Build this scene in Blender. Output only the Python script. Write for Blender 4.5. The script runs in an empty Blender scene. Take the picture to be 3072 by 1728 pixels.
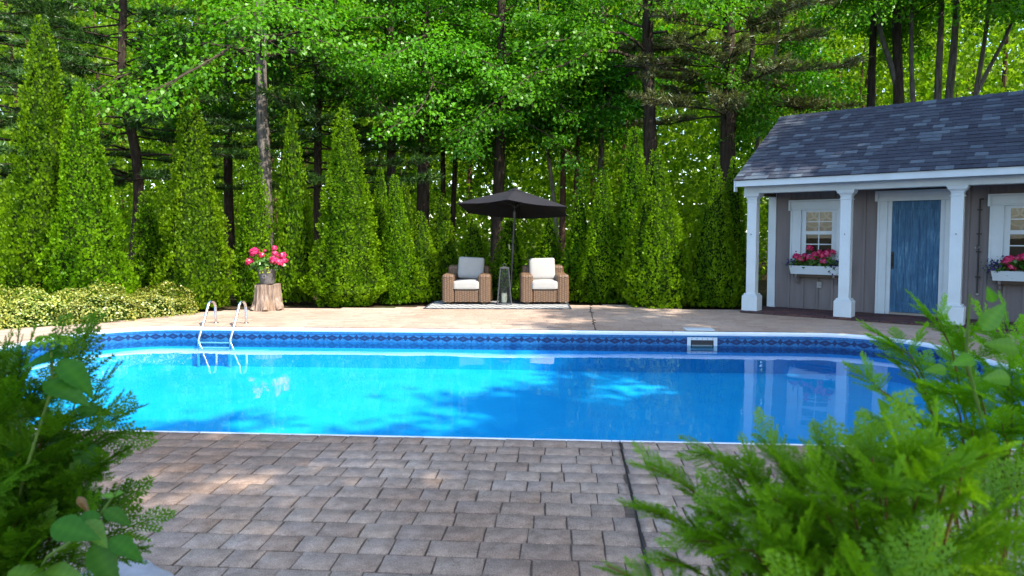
import bpy, bmesh, math, random
import numpy as np
from mathutils import Vector, Matrix, Euler
R = math.radians
sc = bpy.context.scene
C = sc.collection

# ------------------------------------------------------------------ camera, sky, sun, exposure
cam_d = bpy.data.cameras.new('camera'); cam = bpy.data.objects.new('camera', cam_d); C.objects.link(cam)
cam.location = (0, 0, 1.4); cam.rotation_euler = (R(90 - 3.1), 0, 0)
cam_d.sensor_width = 36; cam_d.lens = 24; cam_d.shift_y = -0.01495
cam_d.clip_start = 0.05; cam_d.clip_end = 900
cam_d.dof.use_dof = True; cam_d.dof.focus_distance = 11.0; cam_d.dof.aperture_fstop = 4.0
sc.camera = cam

SUN_AZ, SUN_EL = 40, 49          # azimuth: degrees from +X towards the camera
to_sun = Vector((math.cos(R(SUN_AZ)) * math.cos(R(SUN_EL)), -math.sin(R(SUN_AZ)) * math.cos(R(SUN_EL)), math.sin(R(SUN_EL))))
w = bpy.data.worlds.new('World'); sc.world = w; w.use_nodes = True
nt = w.node_tree; bg = nt.nodes['Background']
sky = nt.nodes.new('ShaderNodeTexSky'); sky.sky_type = 'NISHITA'; sky.sun_disc = False
sky.sun_elevation = R(SUN_EL); sky.sun_rotation = R(90 + SUN_AZ)
sky.air_density = 1.0; sky.dust_density = 1.0; sky.ozone_density = 1.0
nt.links.new(sky.outputs[0], bg.inputs[0]); bg.inputs[1].default_value = 0.15
sun_d = bpy.data.lights.new('sun', 'SUN'); sun = bpy.data.objects.new('sun', sun_d); C.objects.link(sun)
sun_d.energy = 2.7; sun_d.angle = R(0.53); sun_d.color = (1.0, 0.93, 0.82)
sun.rotation_euler = (-to_sun).to_track_quat('-Z', 'Y').to_euler(); sun.location = (20, -10, 30)
sc.view_settings.view_transform = 'Standard'; sc.view_settings.look = 'None'
sc.view_settings.gamma = 1; sc.view_settings.use_curve_mapping = False
sc.view_settings.exposure = 2.03
sc.render.engine = 'CYCLES'
cy = sc.cycles
cy.max_bounces = 7; cy.diffuse_bounces = 4; cy.glossy_bounces = 3; cy.transmission_bounces = 4; cy.transparent_max_bounces = 12
cy.caustics_reflective = False; cy.caustics_refractive = False
cy.sample_clamp_indirect = 6.0
cy.use_denoising = True
try: cy.denoiser = 'OPENIMAGEDENOISE'
except Exception: pass

# ------------------------------------------------------------------ helpers
def tag(o, label=None, cat=None, group=None, kind=None):
    if label: o['label'] = label
    if cat: o['category'] = cat
    if group: o['group'] = group
    if kind: o['kind'] = kind
    return o
def empty(name, loc=(0, 0, 0), rz=0):
    o = bpy.data.objects.new(name, None); C.objects.link(o); o.location = loc; o.rotation_euler = (0, 0, rz)
    o.empty_display_size = 0.1
    return o
def link(name, me, parent=None, loc=None, rot=None, scale=None):
    o = bpy.data.objects.new(name, me); C.objects.link(o)
    if parent: o.parent = parent
    if loc is not None: o.location = loc
    if rot is not None: o.rotation_euler = rot
    if scale is not None: o.scale = scale
    return o

def mesh_np(name, V, F, mat, tint=None, smooth=False):
    """V (n,3); F: list of int arrays (m,k) each with one k."""
    me = bpy.data.meshes.new(name)
    V = np.asarray(V, np.float32)
    if not isinstance(F, list): F = [F]
    F = [np.asarray(f, np.int32) for f in F if len(f)]
    me.vertices.add(len(V)); me.vertices.foreach_set('co', V.ravel())
    nl = sum(f.size for f in F); npoly = sum(len(f) for f in F)
    me.loops.add(nl); me.loops.foreach_set('vertex_index', np.concatenate([f.ravel() for f in F]))
    tot = np.concatenate([np.full(len(f), f.shape[1], np.int32) for f in F])
    st = np.concatenate([[0], np.cumsum(tot)[:-1]]).astype(np.int32)
    me.polygons.add(npoly); me.polygons.foreach_set('loop_start', st)
    try: me.polygons.foreach_set('loop_total', tot)
    except Exception: pass
    if smooth: me.polygons.foreach_set('use_smooth', np.ones(npoly, bool))
    if tint is not None:
        a = me.attributes.new('tint', 'FLOAT', 'POINT'); a.data.foreach_set('value', np.asarray(tint, np.float32))
    me.materials.append(mat); me.update(calc_edges=True); me.validate()
    return me

class MB:
    """collects boxes, tubes, lathes; build() links them as one mesh object"""
    def __init__(s): s.v = []; s.f = []
    def add(s, V, F, M=None):
        b = len(s.v)
        for p in V: s.v.append(tuple(M @ Vector(p)) if M else tuple(p))
        for f in F: s.f.append(tuple(i + b for i in f))
        return s
    def box(s, x0, x1, y0, y1, z0, z1, M=None, bev=0.0):
        if bev <= 0:
            V = [(x, y, z) for z in (z0, z1) for y in (y0, y1) for x in (x0, x1)]
            F = [(0, 2, 3, 1), (4, 5, 7, 6), (0, 1, 5, 4), (2, 6, 7, 3), (0, 4, 6, 2), (1, 3, 7, 5)]
            return s.add(V, F, M)
        b = bev; V = []; idx = {}
        for i, x in enumerate((x0, x1)):
            for j, y in enumerate((y0, y1)):
                for k, z in enumerate((z0, z1)):
                    sx, sy, sz = (1, -1)[i], (1, -1)[j], (1, -1)[k]
                    idx[i, j, k, 0] = len(V); V.append((x, y + sy * b, z + sz * b))
                    idx[i, j, k, 1] = len(V); V.append((x + sx * b, y, z + sz * b))
                    idx[i, j, k, 2] = len(V); V.append((x + sx * b, y + sy * b, z))
        g = lambda *a: idx[a]
        F = []
        for i in (0, 1):
            F.append([g(i, 0, 0, 0), g(i, 1, 0, 0), g(i, 1, 1, 0), g(i, 0, 1, 0)])
            F.append([g(0, i, 0, 1), g(1, i, 0, 1), g(1, i, 1, 1), g(0, i, 1, 1)])
            F.append([g(0, 0, i, 2), g(1, 0, i, 2), g(1, 1, i, 2), g(0, 1, i, 2)])
        for a in (0, 1):
            for c in (0, 1):
                F.append([g(0, a, c, 1), g(1, a, c, 1), g(1, a, c, 2), g(0, a, c, 2)])
                F.append([g(a, 0, c, 0), g(a, 1, c, 0), g(a, 1, c, 2), g(a, 0, c, 2)])
                F.append([g(a, c, 0, 0), g(a, c, 1, 0), g(a, c, 1, 1), g(a, c, 0, 1)])
        for i in (0, 1):
            for j in (0, 1):
                for k in (0, 1): F.append([g(i, j, k, 0), g(i, j, k, 1), g(i, j, k, 2)])
        return s.add(V, F, M)
    def tube(s, path, rad, n=8, cap=True, M=None):
        P = [Vector(p) for p in path]
        if not hasattr(rad, '__len__'): rad = [rad] * len(P)
        V = []; F = []; prev = None
        for i, p in enumerate(P):
            t = (P[min(i + 1, len(P) - 1)] - P[max(i - 1, 0)]).normalized()
            if prev is None:
                a = t.cross(Vector((0, 0, 1)) if abs(t.z) < .9 else Vector((1, 0, 0))).normalized()
            else:
                a = (prev - t * prev.dot(t)).normalized()
            prev = a; b = t.cross(a)
            for k in range(n):
                an = 2 * math.pi * k / n
                V.append(p + (a * math.cos(an) + b * math.sin(an)) * rad[i])
        for i in range(len(P) - 1):
            for k in range(n):
                F.append((i * n + k, i * n + (k + 1) % n, (i + 1) * n + (k + 1) % n, (i + 1) * n + k))
        if cap:
            F.append(tuple(range(n))[::-1]); F.append(tuple((len(P) - 1) * n + k for k in range(n)))
        return s.add(V, F, M)
    def lathe(s, prof, n=20, M=None, sq=False):
        V = []; F = []
        for r, z in prof:
            for k in range(n):
                an = 2 * math.pi * (k + (.5 if sq else 0)) / n
                V.append((r * math.cos(an), r * math.sin(an), z))
        for i in range(len(prof) - 1):
            for k in range(n): F.append((i * n + k, i * n + (k + 1) % n, (i + 1) * n + (k + 1) % n, (i + 1) * n + k))
        F.append(tuple(range(n))[::-1]); F.append(tuple((len(prof) - 1) * n + k for k in range(n)))
        return s.add(V, F, M)
    def prism(s, poly, z0, z1, M=None):
        n = len(poly); V = [(x, y, z0) for x, y in poly] + [(x, y, z1) for x, y in poly]
        F = [tuple(range(n))[::-1], tuple(range(n, 2 * n))] + [(i, (i + 1) % n, n + (i + 1) % n, n + i) for i in range(n)]
        return s.add(V, F, M)
    def mesh(s, name, mat, smooth=False):
        me = bpy.data.meshes.new(name); me.from_pydata(s.v, [], s.f); me.materials.append(mat)
        bm = bmesh.new(); bm.from_mesh(me); bmesh.ops.recalc_face_normals(bm, faces=bm.faces); bm.to_mesh(me); bm.free()
        if smooth:
            for p in me.polygons: p.use_smooth = True
            try: me.set_sharp_from_angle(angle=R(40))
            except Exception: pass
        me.update(); return me
    def build(s, name, mat, parent=None, smooth=False, loc=None, rot=None):
        return link(name, s.mesh(name, mat, smooth), parent, loc, rot)

def hash3(ix, iy, iz, seed):
    h = (ix * 374761393 + iy * 668265263 + iz * 2147483647 + seed * 974634777) & 0xffffffff
    h = ((h ^ (h >> 13)) * 1274126177) & 0xffffffff
    return ((h ^ (h >> 16)) & 0xffff) / 65535.0
def vnoise(P, seed=0):
    P = np.asarray(P, float); I = np.floor(P).astype(np.int64); f = P - I; f = f * f * (3 - 2 * f)
    out = 0
    for dx in (0, 1):
        for dy in (0, 1):
            for dz in (0, 1):
                wgt = (f[:, 0] if dx else 1 - f[:, 0]) * (f[:, 1] if dy else 1 - f[:, 1]) * (f[:, 2] if dz else 1 - f[:, 2])
                out = out + wgt * hash3(I[:, 0] + dx, I[:, 1] + dy, I[:, 2] + dz, seed)
    return out
def unit(a): return a / np.maximum(np.linalg.norm(a, axis=-1, keepdims=True), 1e-9)

# ------------------------------------------------------------------ materials
def new_mat(name):
    m = bpy.data.materials.new(name); m.use_nodes = True; t = m.node_tree
    for n in list(t.nodes): t.nodes.remove(n)
    out = t.nodes.new('ShaderNodeOutputMaterial'); return m, t, out
def N(t, typ, **kw):
    n = t.nodes.new(typ)
    for k, v in kw.items(): setattr(n, k, v)
    return n
def noise(t, scale, detail=3, coord='obj', rough=.5, stretch=None):
    n = N(t, 'ShaderNodeTexNoise'); n.inputs['Scale'].default_value = scale; n.inputs['Detail'].default_value = detail; n.inputs['Roughness'].default_value = rough
    if coord == 'obj': src = N(t, 'ShaderNodeTexCoord').outputs['Object']
    else: src = N(t, 'ShaderNodeNewGeometry').outputs['Position']
    if stretch:
        mp = N(t, 'ShaderNodeMapping'); mp.inputs['Scale'].default_value = stretch
        t.links.new(src, mp.inputs['Vector']); src = mp.outputs[0]
    t.links.new(src, n.inputs['Vector']); return n.outputs['Fac']
def ramp(t, fac, stops, interp='LINEAR'):
    r = N(t, 'ShaderNodeValToRGB'); r.color_ramp.interpolation = interp
    el = r.color_ramp.elements
    while len(el) < len(stops): el.new(0.5)
    for e, (p, c) in zip(el, stops): e.position = p; e.color = (*c, 1)
    t.links.new(fac, r.inputs[0]); return r.outputs[0]
def mixc(t, fac, a, b, mode='MIX'):
    m = N(t, 'ShaderNodeMix', data_type='RGBA', blend_type=mode)
    for sock, v in ((m.inputs[0], fac), (m.inputs[6], a), (m.inputs[7], b)):
        if isinstance(v, (int, float)): sock.default_value = v
        elif isinstance(v, tuple): sock.default_value = (*v, 1)
        else: t.links.new(v, sock)
    return m.outputs[2]
def math_(t, op, a, b=None, c=None):
    m = N(t, 'ShaderNodeMath', operation=op)
    for i, v in enumerate((a, b, c)):
        if v is None: continue
        if isinstance(v, (int, float)): m.inputs[i].default_value = v
        else: t.links.new(v, m.inputs[i])
    return m.outputs[0]
def bump(t, h, strength=.3, dist=.01):
    b = N(t, 'ShaderNodeBump'); b.inputs['Strength'].default_value = strength; b.inputs['Distance'].default_value = dist
    t.links.new(h, b.inputs['Height']); return b.outputs[0]
def principled(t, out, col, rough=.6, spec=.3, metal=0, nrm=None):
    p = N(t, 'ShaderNodeBsdfPrincipled'); p.inputs['Roughness'].default_value = rough; p.inputs['Metallic'].default_value = metal
    p.inputs['Specular IOR Level'].default_value = spec
    if isinstance(col, tuple): p.inputs['Base Color'].default_value = (*col, 1)
    else: t.links.new(col, p.inputs['Base Color'])
    if nrm is not None: t.links.new(nrm, p.inputs['Normal'])
    t.links.new(p.outputs[0], out.inputs[0]); return p
def plain(name, col, var=.25, scale=6, rough=.6, spec=.3, metal=0, bscale=60, bstr=.15, bdist=.004, stretch=None, coord='obj'):
    m, t, o = new_mat(name)
    c2 = tuple(c * (1 - var) for c in col); c1 = tuple(min(1, c * (1 + var * .6)) for c in col)
    c = ramp(t, noise(t, scale, 5, coord, .6, stretch), [(.3, c2), (.7, c1)])
    principled(t, o, c, rough, spec, metal, bump(t, noise(t, bscale, 4, coord, .6, stretch), bstr, bdist)); return m
def leaf_mat(name, c1, c2, trans=.4, tcol=None, gloss=.05, objvar=.25, rough=.4):
    """leaf blades: diffuse + light through the blade + a little gloss; 'tint' differs leaf by leaf"""
    m, t, o = new_mat(name)
    a = N(t, 'ShaderNodeAttribute'); a.attribute_name = 'tint'
    c = ramp(t, a.outputs['Fac'], [(0, c1), (1, c2)])
    oi = N(t, 'ShaderNodeObjectInfo')
    hs = N(t, 'ShaderNodeHueSaturation')
    t.links.new(math_(t, 'MULTIPLY_ADD', oi.outputs['Random'], objvar, 1 - objvar / 2), hs.inputs['Value'])
    t.links.new(math_(t, 'MULTIPLY_ADD', oi.outputs['Random'], .012, .494), hs.inputs['Hue'])
    t.links.new(c, hs.inputs['Color']); c = hs.outputs[0]
    d = N(t, 'ShaderNodeBsdfDiffuse'); tr = N(t, 'ShaderNodeBsdfTranslucent'); g = N(t, 'ShaderNodeBsdfGlossy')
    g.inputs['Roughness'].default_value = rough; g.inputs['Color'].default_value = (.8, .9, .8, 1)
    t.links.new(c, d.inputs[0])
    t.links.new(mixc(t, 1.0, c, tcol or (1.1, 1.2, .5), 'MULTIPLY'), tr.inputs[0])
    m1 = N(t, 'ShaderNodeMixShader'); m1.inputs[0].default_value = trans; t.links.new(d.outputs[0], m1.inputs[1]); t.links.new(tr.outputs[0], m1.inputs[2])
    m2 = N(t, 'ShaderNodeMixShader'); m2.inputs[0].default_value = gloss; t.links.new(m1.outputs[0], m2.inputs[1]); t.links.new(g.outputs[0], m2.inputs[2])
    t.links.new(m2.outputs[0], o.inputs[0]); return m
def bark_mat(name, dark, light, scale=9):
    m, t, o = new_mat(name)
    n1 = noise(t, scale, 6, 'obj', .65, (2.2, 2.2, .35)); n2 = noise(t, 1.3, 3, 'obj')
    c = ramp(t, n1, [(.3, dark), (.62, light)])
    c = mixc(t, math_(t, 'MULTIPLY', n2, .5), c, tuple(x * .6 for x in dark))
    principled(t, o, c, .9, .1, 0, bump(t, n1, .9, .03)); return m
def pick_mat(name, stops, source, rough=.85, grain=90, gstr=.5, gdist=.004, speck=.35, stain=None, stainf=.5, interp='CONSTANT', spec=.15, gscale2=14):
    """pieces whose colour is drawn piece by piece (per object or per loose piece)"""
    m, t, o = new_mat(name)
    r = N(t, 'ShaderNodeObjectInfo').outputs['Random'] if source == 'object' else N(t, 'ShaderNodeNewGeometry').outputs['Random Per Island']
    c = ramp(t, r, stops, interp)
    g = noise(t, grain, 4, 'world', .7); g2 = noise(t, gscale2, 5, 'world', .65)
    c = mixc(t, speck, c, ramp(t, g, [(.3, (.35, .35, .35)), (.7, (1.75, 1.75, 1.75))]), 'MULTIPLY')
    c = mixc(t, speck, c, ramp(t, g2, [(.3, (.6, .58, .56)), (.7, (1.3, 1.3, 1.3))]), 'MULTIPLY')
    if stain: 
        sf = ramp(t, noise(t, .55, 3, 'world', .55), [(.38, (0, 0, 0)), (.62, (1, 1, 1))])
        c = mixc(t, math_(t, 'MULTIPLY', sf, stainf), c, mixc(t, 1.0, c, stain, 'MULTIPLY'))
    principled(t, o, c, rough, spec, 0, bump(t, g, gstr, gdist)); return m

M = {}
M['white'] = plain('white_paint', (.52, .575, .61), .08, 3, .45, .35, bscale=35, bstr=.08)  # the paint is white; blue of the ambient light is mixed into its colour
M['wall'] = plain('taupe_board_paint', (.165, .143, .142), .16, 2.5, .6, .25, bscale=30, bstr=.25, stretch=(4, 4, .4))
M['soffit'] = plain('pale_green_soffit', (.40, .46, .46), .08, 3, .55, .25)
M['timber'] = plain('dark_timber', (.07, .045, .03), .3, 8, .7)
M['iron'] = plain('black_iron', (.018, .017, .018), .3, 20, .5, .4)
M['steel'] = plain('polished_steel', (.72, .72, .72), .06, 4, .16, .5, 1.0, bstr=.02)
M['darkmetal'] = plain('grey_lantern_metal', (.075, .078, .085), .25, 12, .5, .4, .3)
M['pole'] = plain('black_pole', (.015, .015, .018), .2, 12, .35, .5)
M['canopy'] = plain('black_canvas', (.016, .015, .020), .25, 3, .75, .25, bscale=180, bstr=.12)
M['wax'] = plain('cream_wax', (.80, .74, .58), .06, 6, .5)
M['coping'] = plain('white_coping', (.76, .78, .80), .07, 2, .35, .4, bscale=25, bstr=.05, coord='world')
M['soil'] = plain('dark_soil', (.055, .036, .024), .5, 5, .95, .05, bscale=18, bstr=1.0, bdist=.05, coord='world')
M['pot'] = plain('grey_glazed_pot', (.105, .098, .098), .25, 9, .35, .45, bscale=14, bstr=.35, bdist=.02)
M['stone'] = plain('pale_stone', (.36, .36, .37), .25, 8, .85, .15, bscale=40, bstr=.4)
M['plate'] = plain('grey_outlet_plate', (.32, .32, .31), .1, 8, .5)
M['brick'] = pick_mat('porch_brick', [(0, (.085, .045, .045)), (.35, (.115, .058, .052)), (.7, (.07, .045, .048))], 'object', stain=(.75, .75, .8))
PAVE = [(0, (.372, .280, .215)), (.2, (.398, .302, .236)), (.4, (.335, .245, .185)), (.6, (.385, .300, .242)), (.8, (.410, .312, .240))]
M['paver'] = pick_mat('stamped_paver', PAVE, 'object', interp='LINEAR', grain=170, gstr=.9, speck=.8, stain=(.62, .5, .42), stainf=.75)
M['paver_i'] = pick_mat('stamped_paver_mass', PAVE, 'island', interp='LINEAR', grain=70, gstr=.35, speck=.25, stain=(.82, .72, .64), stainf=.6)
M['paver_n'] = pick_mat('stamped_paver_near_mass', PAVE, 'island', interp='LINEAR', grain=170, gstr=.9, speck=.8, stain=(.62, .5, .42), stainf=.75)
M['mortar'] = plain('joint_mortar', (.15, .11, .082), .4, 12, .95, .05, coord='world', bstr=.4)
M['joint_far'] = plain('far_joint', (.20, .15, .115), .25, 12, .95, .05, coord='world', bstr=.4)
SH = [(0, (.042, .048, .068)), (.26, (.047, .054, .076)), (.5, (.037, .042, .060)), (.68, (.055, .066, .088)), (.82, (.076, .098, .126)), (.93, (.094, .120, .148))]
M['shingle'] = pick_mat('roof_shingle', SH, 'object', grain=160, gstr=.5, gdist=.003, speck=.4)
M['shingle_i'] = pick_mat('roof_shingle_mass', SH, 'island', grain=160, gstr=.5, gdist=.003, speck=.4)

def ground_mat():
    m, t, o = new_mat('forest_floor')
    c = ramp(t, noise(t, 1.2, 6, 'world', .7), [(.25, (.028, .022, .012)), (.5, (.065, .046, .026)), (.68, (.045, .07, .018)), (.85, (.10, .075, .04))])
    principled(t, o, c, .95, .05, 0, bump(t, noise(t, 9, 5, 'world', .7), 1, .08)); return m
M['ground'] = ground_mat()

def liner_mat():
    m, t, o = new_mat('pool_liner')
    uv = N(t, 'ShaderNodeUVMap'); uv.uv_map = 'UVMap'; sx = N(t, 'ShaderNodeSeparateXYZ'); t.links.new(uv.outputs[0], sx.inputs[0])
    u, v = sx.outputs[0], sx.outputs[1]          # metres along the wall, height below the rim (negative)
    n1 = noise(t, 2.5, 4, 'world', .6); n2 = noise(t, 40, 3, 'world')
    base = ramp(t, n1, [(.3, (.016, .42, .80)), (.7, (.034, .50, .86))])
    base = mixc(t, .25, base, ramp(t, n2, [(.35, (.7, .8, .9)), (.65, (1.25, 1.15, 1.1))]), 'MULTIPLY')
    # printed border: lighter field, chain of dark lozenges and beads
    field = ramp(t, noise(t, 30, 3, 'world'), [(.3, (.006, .07, .20)), (.7, (.02, .15, .33))])
    fr = math_(t, 'ABSOLUTE', math_(t, 'SUBTRACT', math_(t, 'FRACT', math_(t, 'MULTIPLY', u, 1 / .25)), .5))     # 0..0.5
    dv = math_(t, 'ABSOLUTE', math_(t, 'ADD', v, .145))
    big = math_(t, 'LESS_THAN', math_(t, 'ADD', math_(t, 'MULTIPLY', fr, .11), dv), .046)
    fr2 = math_(t, 'SUBTRACT', .5, fr)
    small = math_(t, 'LESS_THAN', math_(t, 'ADD', math_(t, 'MULTIPLY', fr2, .30), math_(t, 'ABSOLUTE', math_(t, 'ADD', v, .138))), .046)
    band = math_(t, 'MAXIMUM', big, small)
    line = math_(t, 'LESS_THAN', math_(t, 'ABSOLUTE', math_(t, 'ADD', v, .092)), .006)
    c = mixc(t, math_(t, 'GREATER_THAN', v, -.30), base, field)
    c = mixc(t, band, c, (.003, .020, .080)); c = mixc(t, line, c, (.006, .05, .16))
    inner = math_(t, 'LESS_THAN', math_(t, 'ADD', math_(t, 'MULTIPLY', fr, .125), dv), .016)
    c = mixc(t, inner, c, (.006, .05, .15))
    principled(t, o, c, .45, .3); return m
M['liner'] = liner_mat()
def water_mat():
    m, t, o = new_mat('pool_water')
    h1 = noise(t, .55, 2, 'world', .45, (1, 1.6, 1)); h2 = noise(t, 5, 2, 'world', .5)
    hh = math_(t, 'MULTIPLY_ADD', h2, .055, h1)
    nb = bump(t, hh, .16, .06)
    tr = N(t, 'ShaderNodeBsdfTransparent'); tr.inputs[0].default_value = (.55, .93, 1.0, 1)
    g = N(t, 'ShaderNodeBsdfGlossy'); g.inputs['Roughness'].default_value = .015; g.inputs['Color'].default_value = (.85, .95, 1, 1)
    t.links.new(nb, g.inputs['Normal'])
    fz = N(t, 'ShaderNodeFresnel'); fz.inputs['IOR'].default_value = 1.27; t.links.new(nb, fz.inputs['Normal'])
    mx = N(t, 'ShaderNodeMixShader'); t.links.new(fz.outputs[0], mx.inputs[0]); t.links.new(tr.outputs[0], mx.inputs[1]); t.links.new(g.outputs[0], mx.inputs[2])
    t.links.new(mx.outputs[0], o.inputs[0]); return m
M['water'] = water_mat()
def glass_mat(name, tint=(.92, .95, .96), ior=1.5):
    m, t, o = new_mat(name)
    tr = N(t, 'ShaderNodeBsdfTransparent'); tr.inputs[0].default_value = (*tint, 1)
    g = N(t, 'ShaderNodeBsdfGlossy'); g.inputs['Roughness'].default_value = .01
    fz = N(t, 'ShaderNodeFresnel'); fz.inputs['IOR'].default_value = ior
    mx = N(t, 'ShaderNodeMixShader'); t.links.new(fz.outputs[0], mx.inputs[0]); t.links.new(tr.outputs[0], mx.inputs[1]); t.links.new(g.outputs[0], mx.inputs[2])
    t.links.new(mx.outputs[0], o.inputs[0]); return m
M['glass'] = glass_mat('window_glass'); M['lantern_glass'] = glass_mat('lantern_glass', (.95, .96, .95), 1.22)
def door_mat():
    m, t, o = new_mat('weathered_blue_paint')
    n1 = noise(t, 6, 7, 'obj', .72, (6, 6, .55)); n2 = noise(t, 1.6, 4, 'obj', .6, (1, 1, .6))
    c = ramp(t, n1, [(.36, (.018, .075, .155)), (.52, (.036, .135, .25)), (.66, (.17, .31, .42))])
    c2 = ramp(t, n1, [(.40, (.016, .068, .145)), (.75, (.06, .17, .29))])
    c = mixc(t, ramp(t, n2, [(.4, (0, 0, 0)), (.62, (1, 1, 1))]), c2, c)
    principled(t, o, c, .55, .3, 0, bump(t, n1, .35, .004)); return m
M['door'] = door_mat()
def wicker_mat():
    m, t, o = new_mat('woven_rattan')
    a = N(t, 'ShaderNodeAttribute'); a.attribute_name = 'tint'
    c = ramp(t, a.outputs['Fac'], [(0, (.040, .022, .014)), (.45, (.13, .078, .046)), (1, (.25, .16, .10))])
    c = mixc(t, .5, c, ramp(t, noise(t, 26, 4, 'obj', .6), [(.3, (.55, .5, .5)), (.7, (1.35, 1.3, 1.2))]), 'MULTIPLY')
    principled(t, o, c, .5, .35); return m
M['wicker'] = wicker_mat()
M['cushion'] = plain('pale_grey_canvas', (.36, .345, .325), .06, 5, .85, .15, bscale=260, bstr=.25, bdist=.003)
def rug_mat():
    m, t, o = new_mat('patterned_rug')
    tc = N(t, 'ShaderNodeTexCoord'); sx = N(t, 'ShaderNodeSeparateXYZ'); t.links.new(tc.outputs['Object'], sx.inputs[0])
    x, y = sx.outputs[0], sx.outputs[1]
    tri = lambda q, per: math_(t, 'ABSOLUTE', math_(t, 'SUBTRACT', math_(t, 'FRACT', math_(t, 'MULTIPLY', q, 1 / per)), .5))
    a = math_(t, 'ADD', tri(x, .30), tri(y, .30))
    d = math_(t, 'ABSOLUTE', math_(t, 'SUBTRACT', math_(t, 'FRACT', math_(t, 'MULTIPLY', a, 2.0)), .5))
    band = math_(t, 'GREATER_THAN', d, .24)
    c = mixc(t, band, (.48, .47, .44), (.075, .082, .095))
    edge = math_(t, 'MAXIMUM', math_(t, 'GREATER_THAN', math_(t, 'ABSOLUTE', x), 1.375), math_(t, 'GREATER_THAN', math_(t, 'ABSOLUTE', y), .775))
    c = mixc(t, edge, c, (.05, .055, .065))
    principled(t, o, c, .95, .05, 0, bump(t, noise(t, 220, 2, 'obj'), .5, .004)); return m
M['rug'] = rug_mat()
def stump_mat():
    m, t, o = new_mat('weathered_wood')
    n1 = noise(t, 11, 6, 'obj', .65, (2.4, 2.4, .3)); n2 = noise(t, 3, 4, 'obj', .6)
    c = ramp(t, n1, [(.3, (.08, .052, .036)), (.5, (.20, .145, .112)), (.72, (.34, .275, .225))])
    c = mixc(t, ramp(t, n2, [(.5, (0, 0, 0)), (.7, (.7, .7, .7))]), c, (.30, .20, .13))
    principled(t, o, c, .85, .15, 0, bump(t, n1, .8, .02)); return m
M['stump'] = stump_mat()
M['bark_grey'] = bark_mat('grey_maple_bark', (.055, .047, .040), (.22, .19, .165))
M['bark_dark'] = bark_mat('dark_bark', (.018, .013, .010), (.075, .055, .042))
M['bark_red'] = bark_mat('reddish_bark', (.035, .018, .012), (.13, .075, .05))
M['bark_pale'] = bark_mat('pale_bark', (.09, .075, .06), (.30, .27, .23), 6)
M['twig'] = plain('twig_bark', (.06, .045, .032), .3, 20, .85, .1)
M['stem_orange'] = plain('orange_brown_stem', (.17, .10, .025), .35, 15, .7, .15)
M['stem_green'] = plain('green_stem', (.10, .17, .03), .3, 15, .6, .2)
M['maple'] = leaf_mat('maple_leaf', (.028, .150, .005), (.092, .290, .009), .45, gloss=.02)
M['maple_bright'] = leaf_mat('bright_maple_leaf', (.045, .190, .005), (.140, .350, .009), .5, gloss=.02)
M['far_leaf'] = leaf_mat('far_leaf', (.060, .165, .008), (.250, .380, .012), .55, gloss=.01)
M['needle'] = leaf_mat('pine_needle', (.020, .070, .010), (.060, .140, .018), .3, gloss=.04)
M['needle_olive'] = leaf_mat('olive_pine_needle', (.050, .066, .018), (.125, .120, .035), .25, gloss=.04)
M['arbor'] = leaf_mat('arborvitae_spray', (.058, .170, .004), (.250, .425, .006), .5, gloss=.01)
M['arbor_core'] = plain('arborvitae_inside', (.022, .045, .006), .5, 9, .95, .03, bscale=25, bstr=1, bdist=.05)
M['gold'] = leaf_mat('golden_leaf', (.075, .150, .010), (.46, .44, .075), .3, (1.1, 1.1, .7), gloss=.06)
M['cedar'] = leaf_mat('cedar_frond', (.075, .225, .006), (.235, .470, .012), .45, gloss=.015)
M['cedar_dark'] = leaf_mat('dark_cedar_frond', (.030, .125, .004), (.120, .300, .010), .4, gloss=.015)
M['broad'] = leaf_mat('broad_leaf', (.022, .105, .008), (.048, .160, .012), .35, gloss=.012, rough=.45)
M['broad_bright'] = leaf_mat('bright_broad_leaf', (.075, .215, .02), (.14, .32, .03), .45, gloss=.02)
M['dry'] = leaf_mat('dry_leaf', (.13, .055, .01), (.22, .10, .02), .3)
M['gera_leaf'] = leaf_mat('geranium_leaf', (.030, .10, .012), (.09, .20, .02), .3)
M['lime_leaf'] = leaf_mat('lime_leaf', (.30, .36, .02), (.48, .52, .03), .35)
M['pink'] = leaf_mat('pink_petal', (.50, .008, .075), (.80, .045, .19), .25, (1.1, .8, .9))
M['purple'] = leaf_mat('purple_petal', (.020, .010, .085), (.055, .02, .17), .2, (1, .8, 1.2))

# ------------------------------------------------------------------ the pool and its deck (pool frame: x along the pool, y across it)
TH = R(-4.0)
def pool_to_world(u, v): return (u * math.cos(TH) - v * math.sin(TH), u * math.sin(TH) + v * math.cos(TH))
PU0, PU1, PV0, PV1, PRL, PRR = -7.05, 4.85, 4.644, 10.06, 1.25, 1.25
WATER_Z = -.20
def pool_outline(off=0.0, step=.16):
    pts = []
    def arc(cx, cy, r, a0, a1):
        n = max(4, int(r * abs(a1 - a0) / step))
        for i in range(n + 1): pts.append((cx + r * math.cos(a0 + (a1 - a0) * i / n), cy + r * math.sin(a0 + (a1 - a0) * i / n)))
    p = math.pi
    arc(PU1 - PRR, PV0 + PRR, PRR + off, -p / 2, 0); arc(PU1 - PRR, PV1 - PRR, PRR + off, 0, p / 2)
    arc(PU0 + PRL, PV1 - PRL, PRL + off, p / 2, p); arc(PU0 + PRL, PV0 + PRL, PRL + off, p, 1.5 * p)
    out = []
    for i, a in enumerate(pts):
        b = pts[(i + 1) % len(pts)]; L = math.dist(a, b); n = max(1, int(L / step)) if L > step * 1.6 else 1
        for k in range(n): out.append((a[0] + (b[0] - a[0]) * k / n, a[1] + (b[1] - a[1]) * k / n))
    return out
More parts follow.
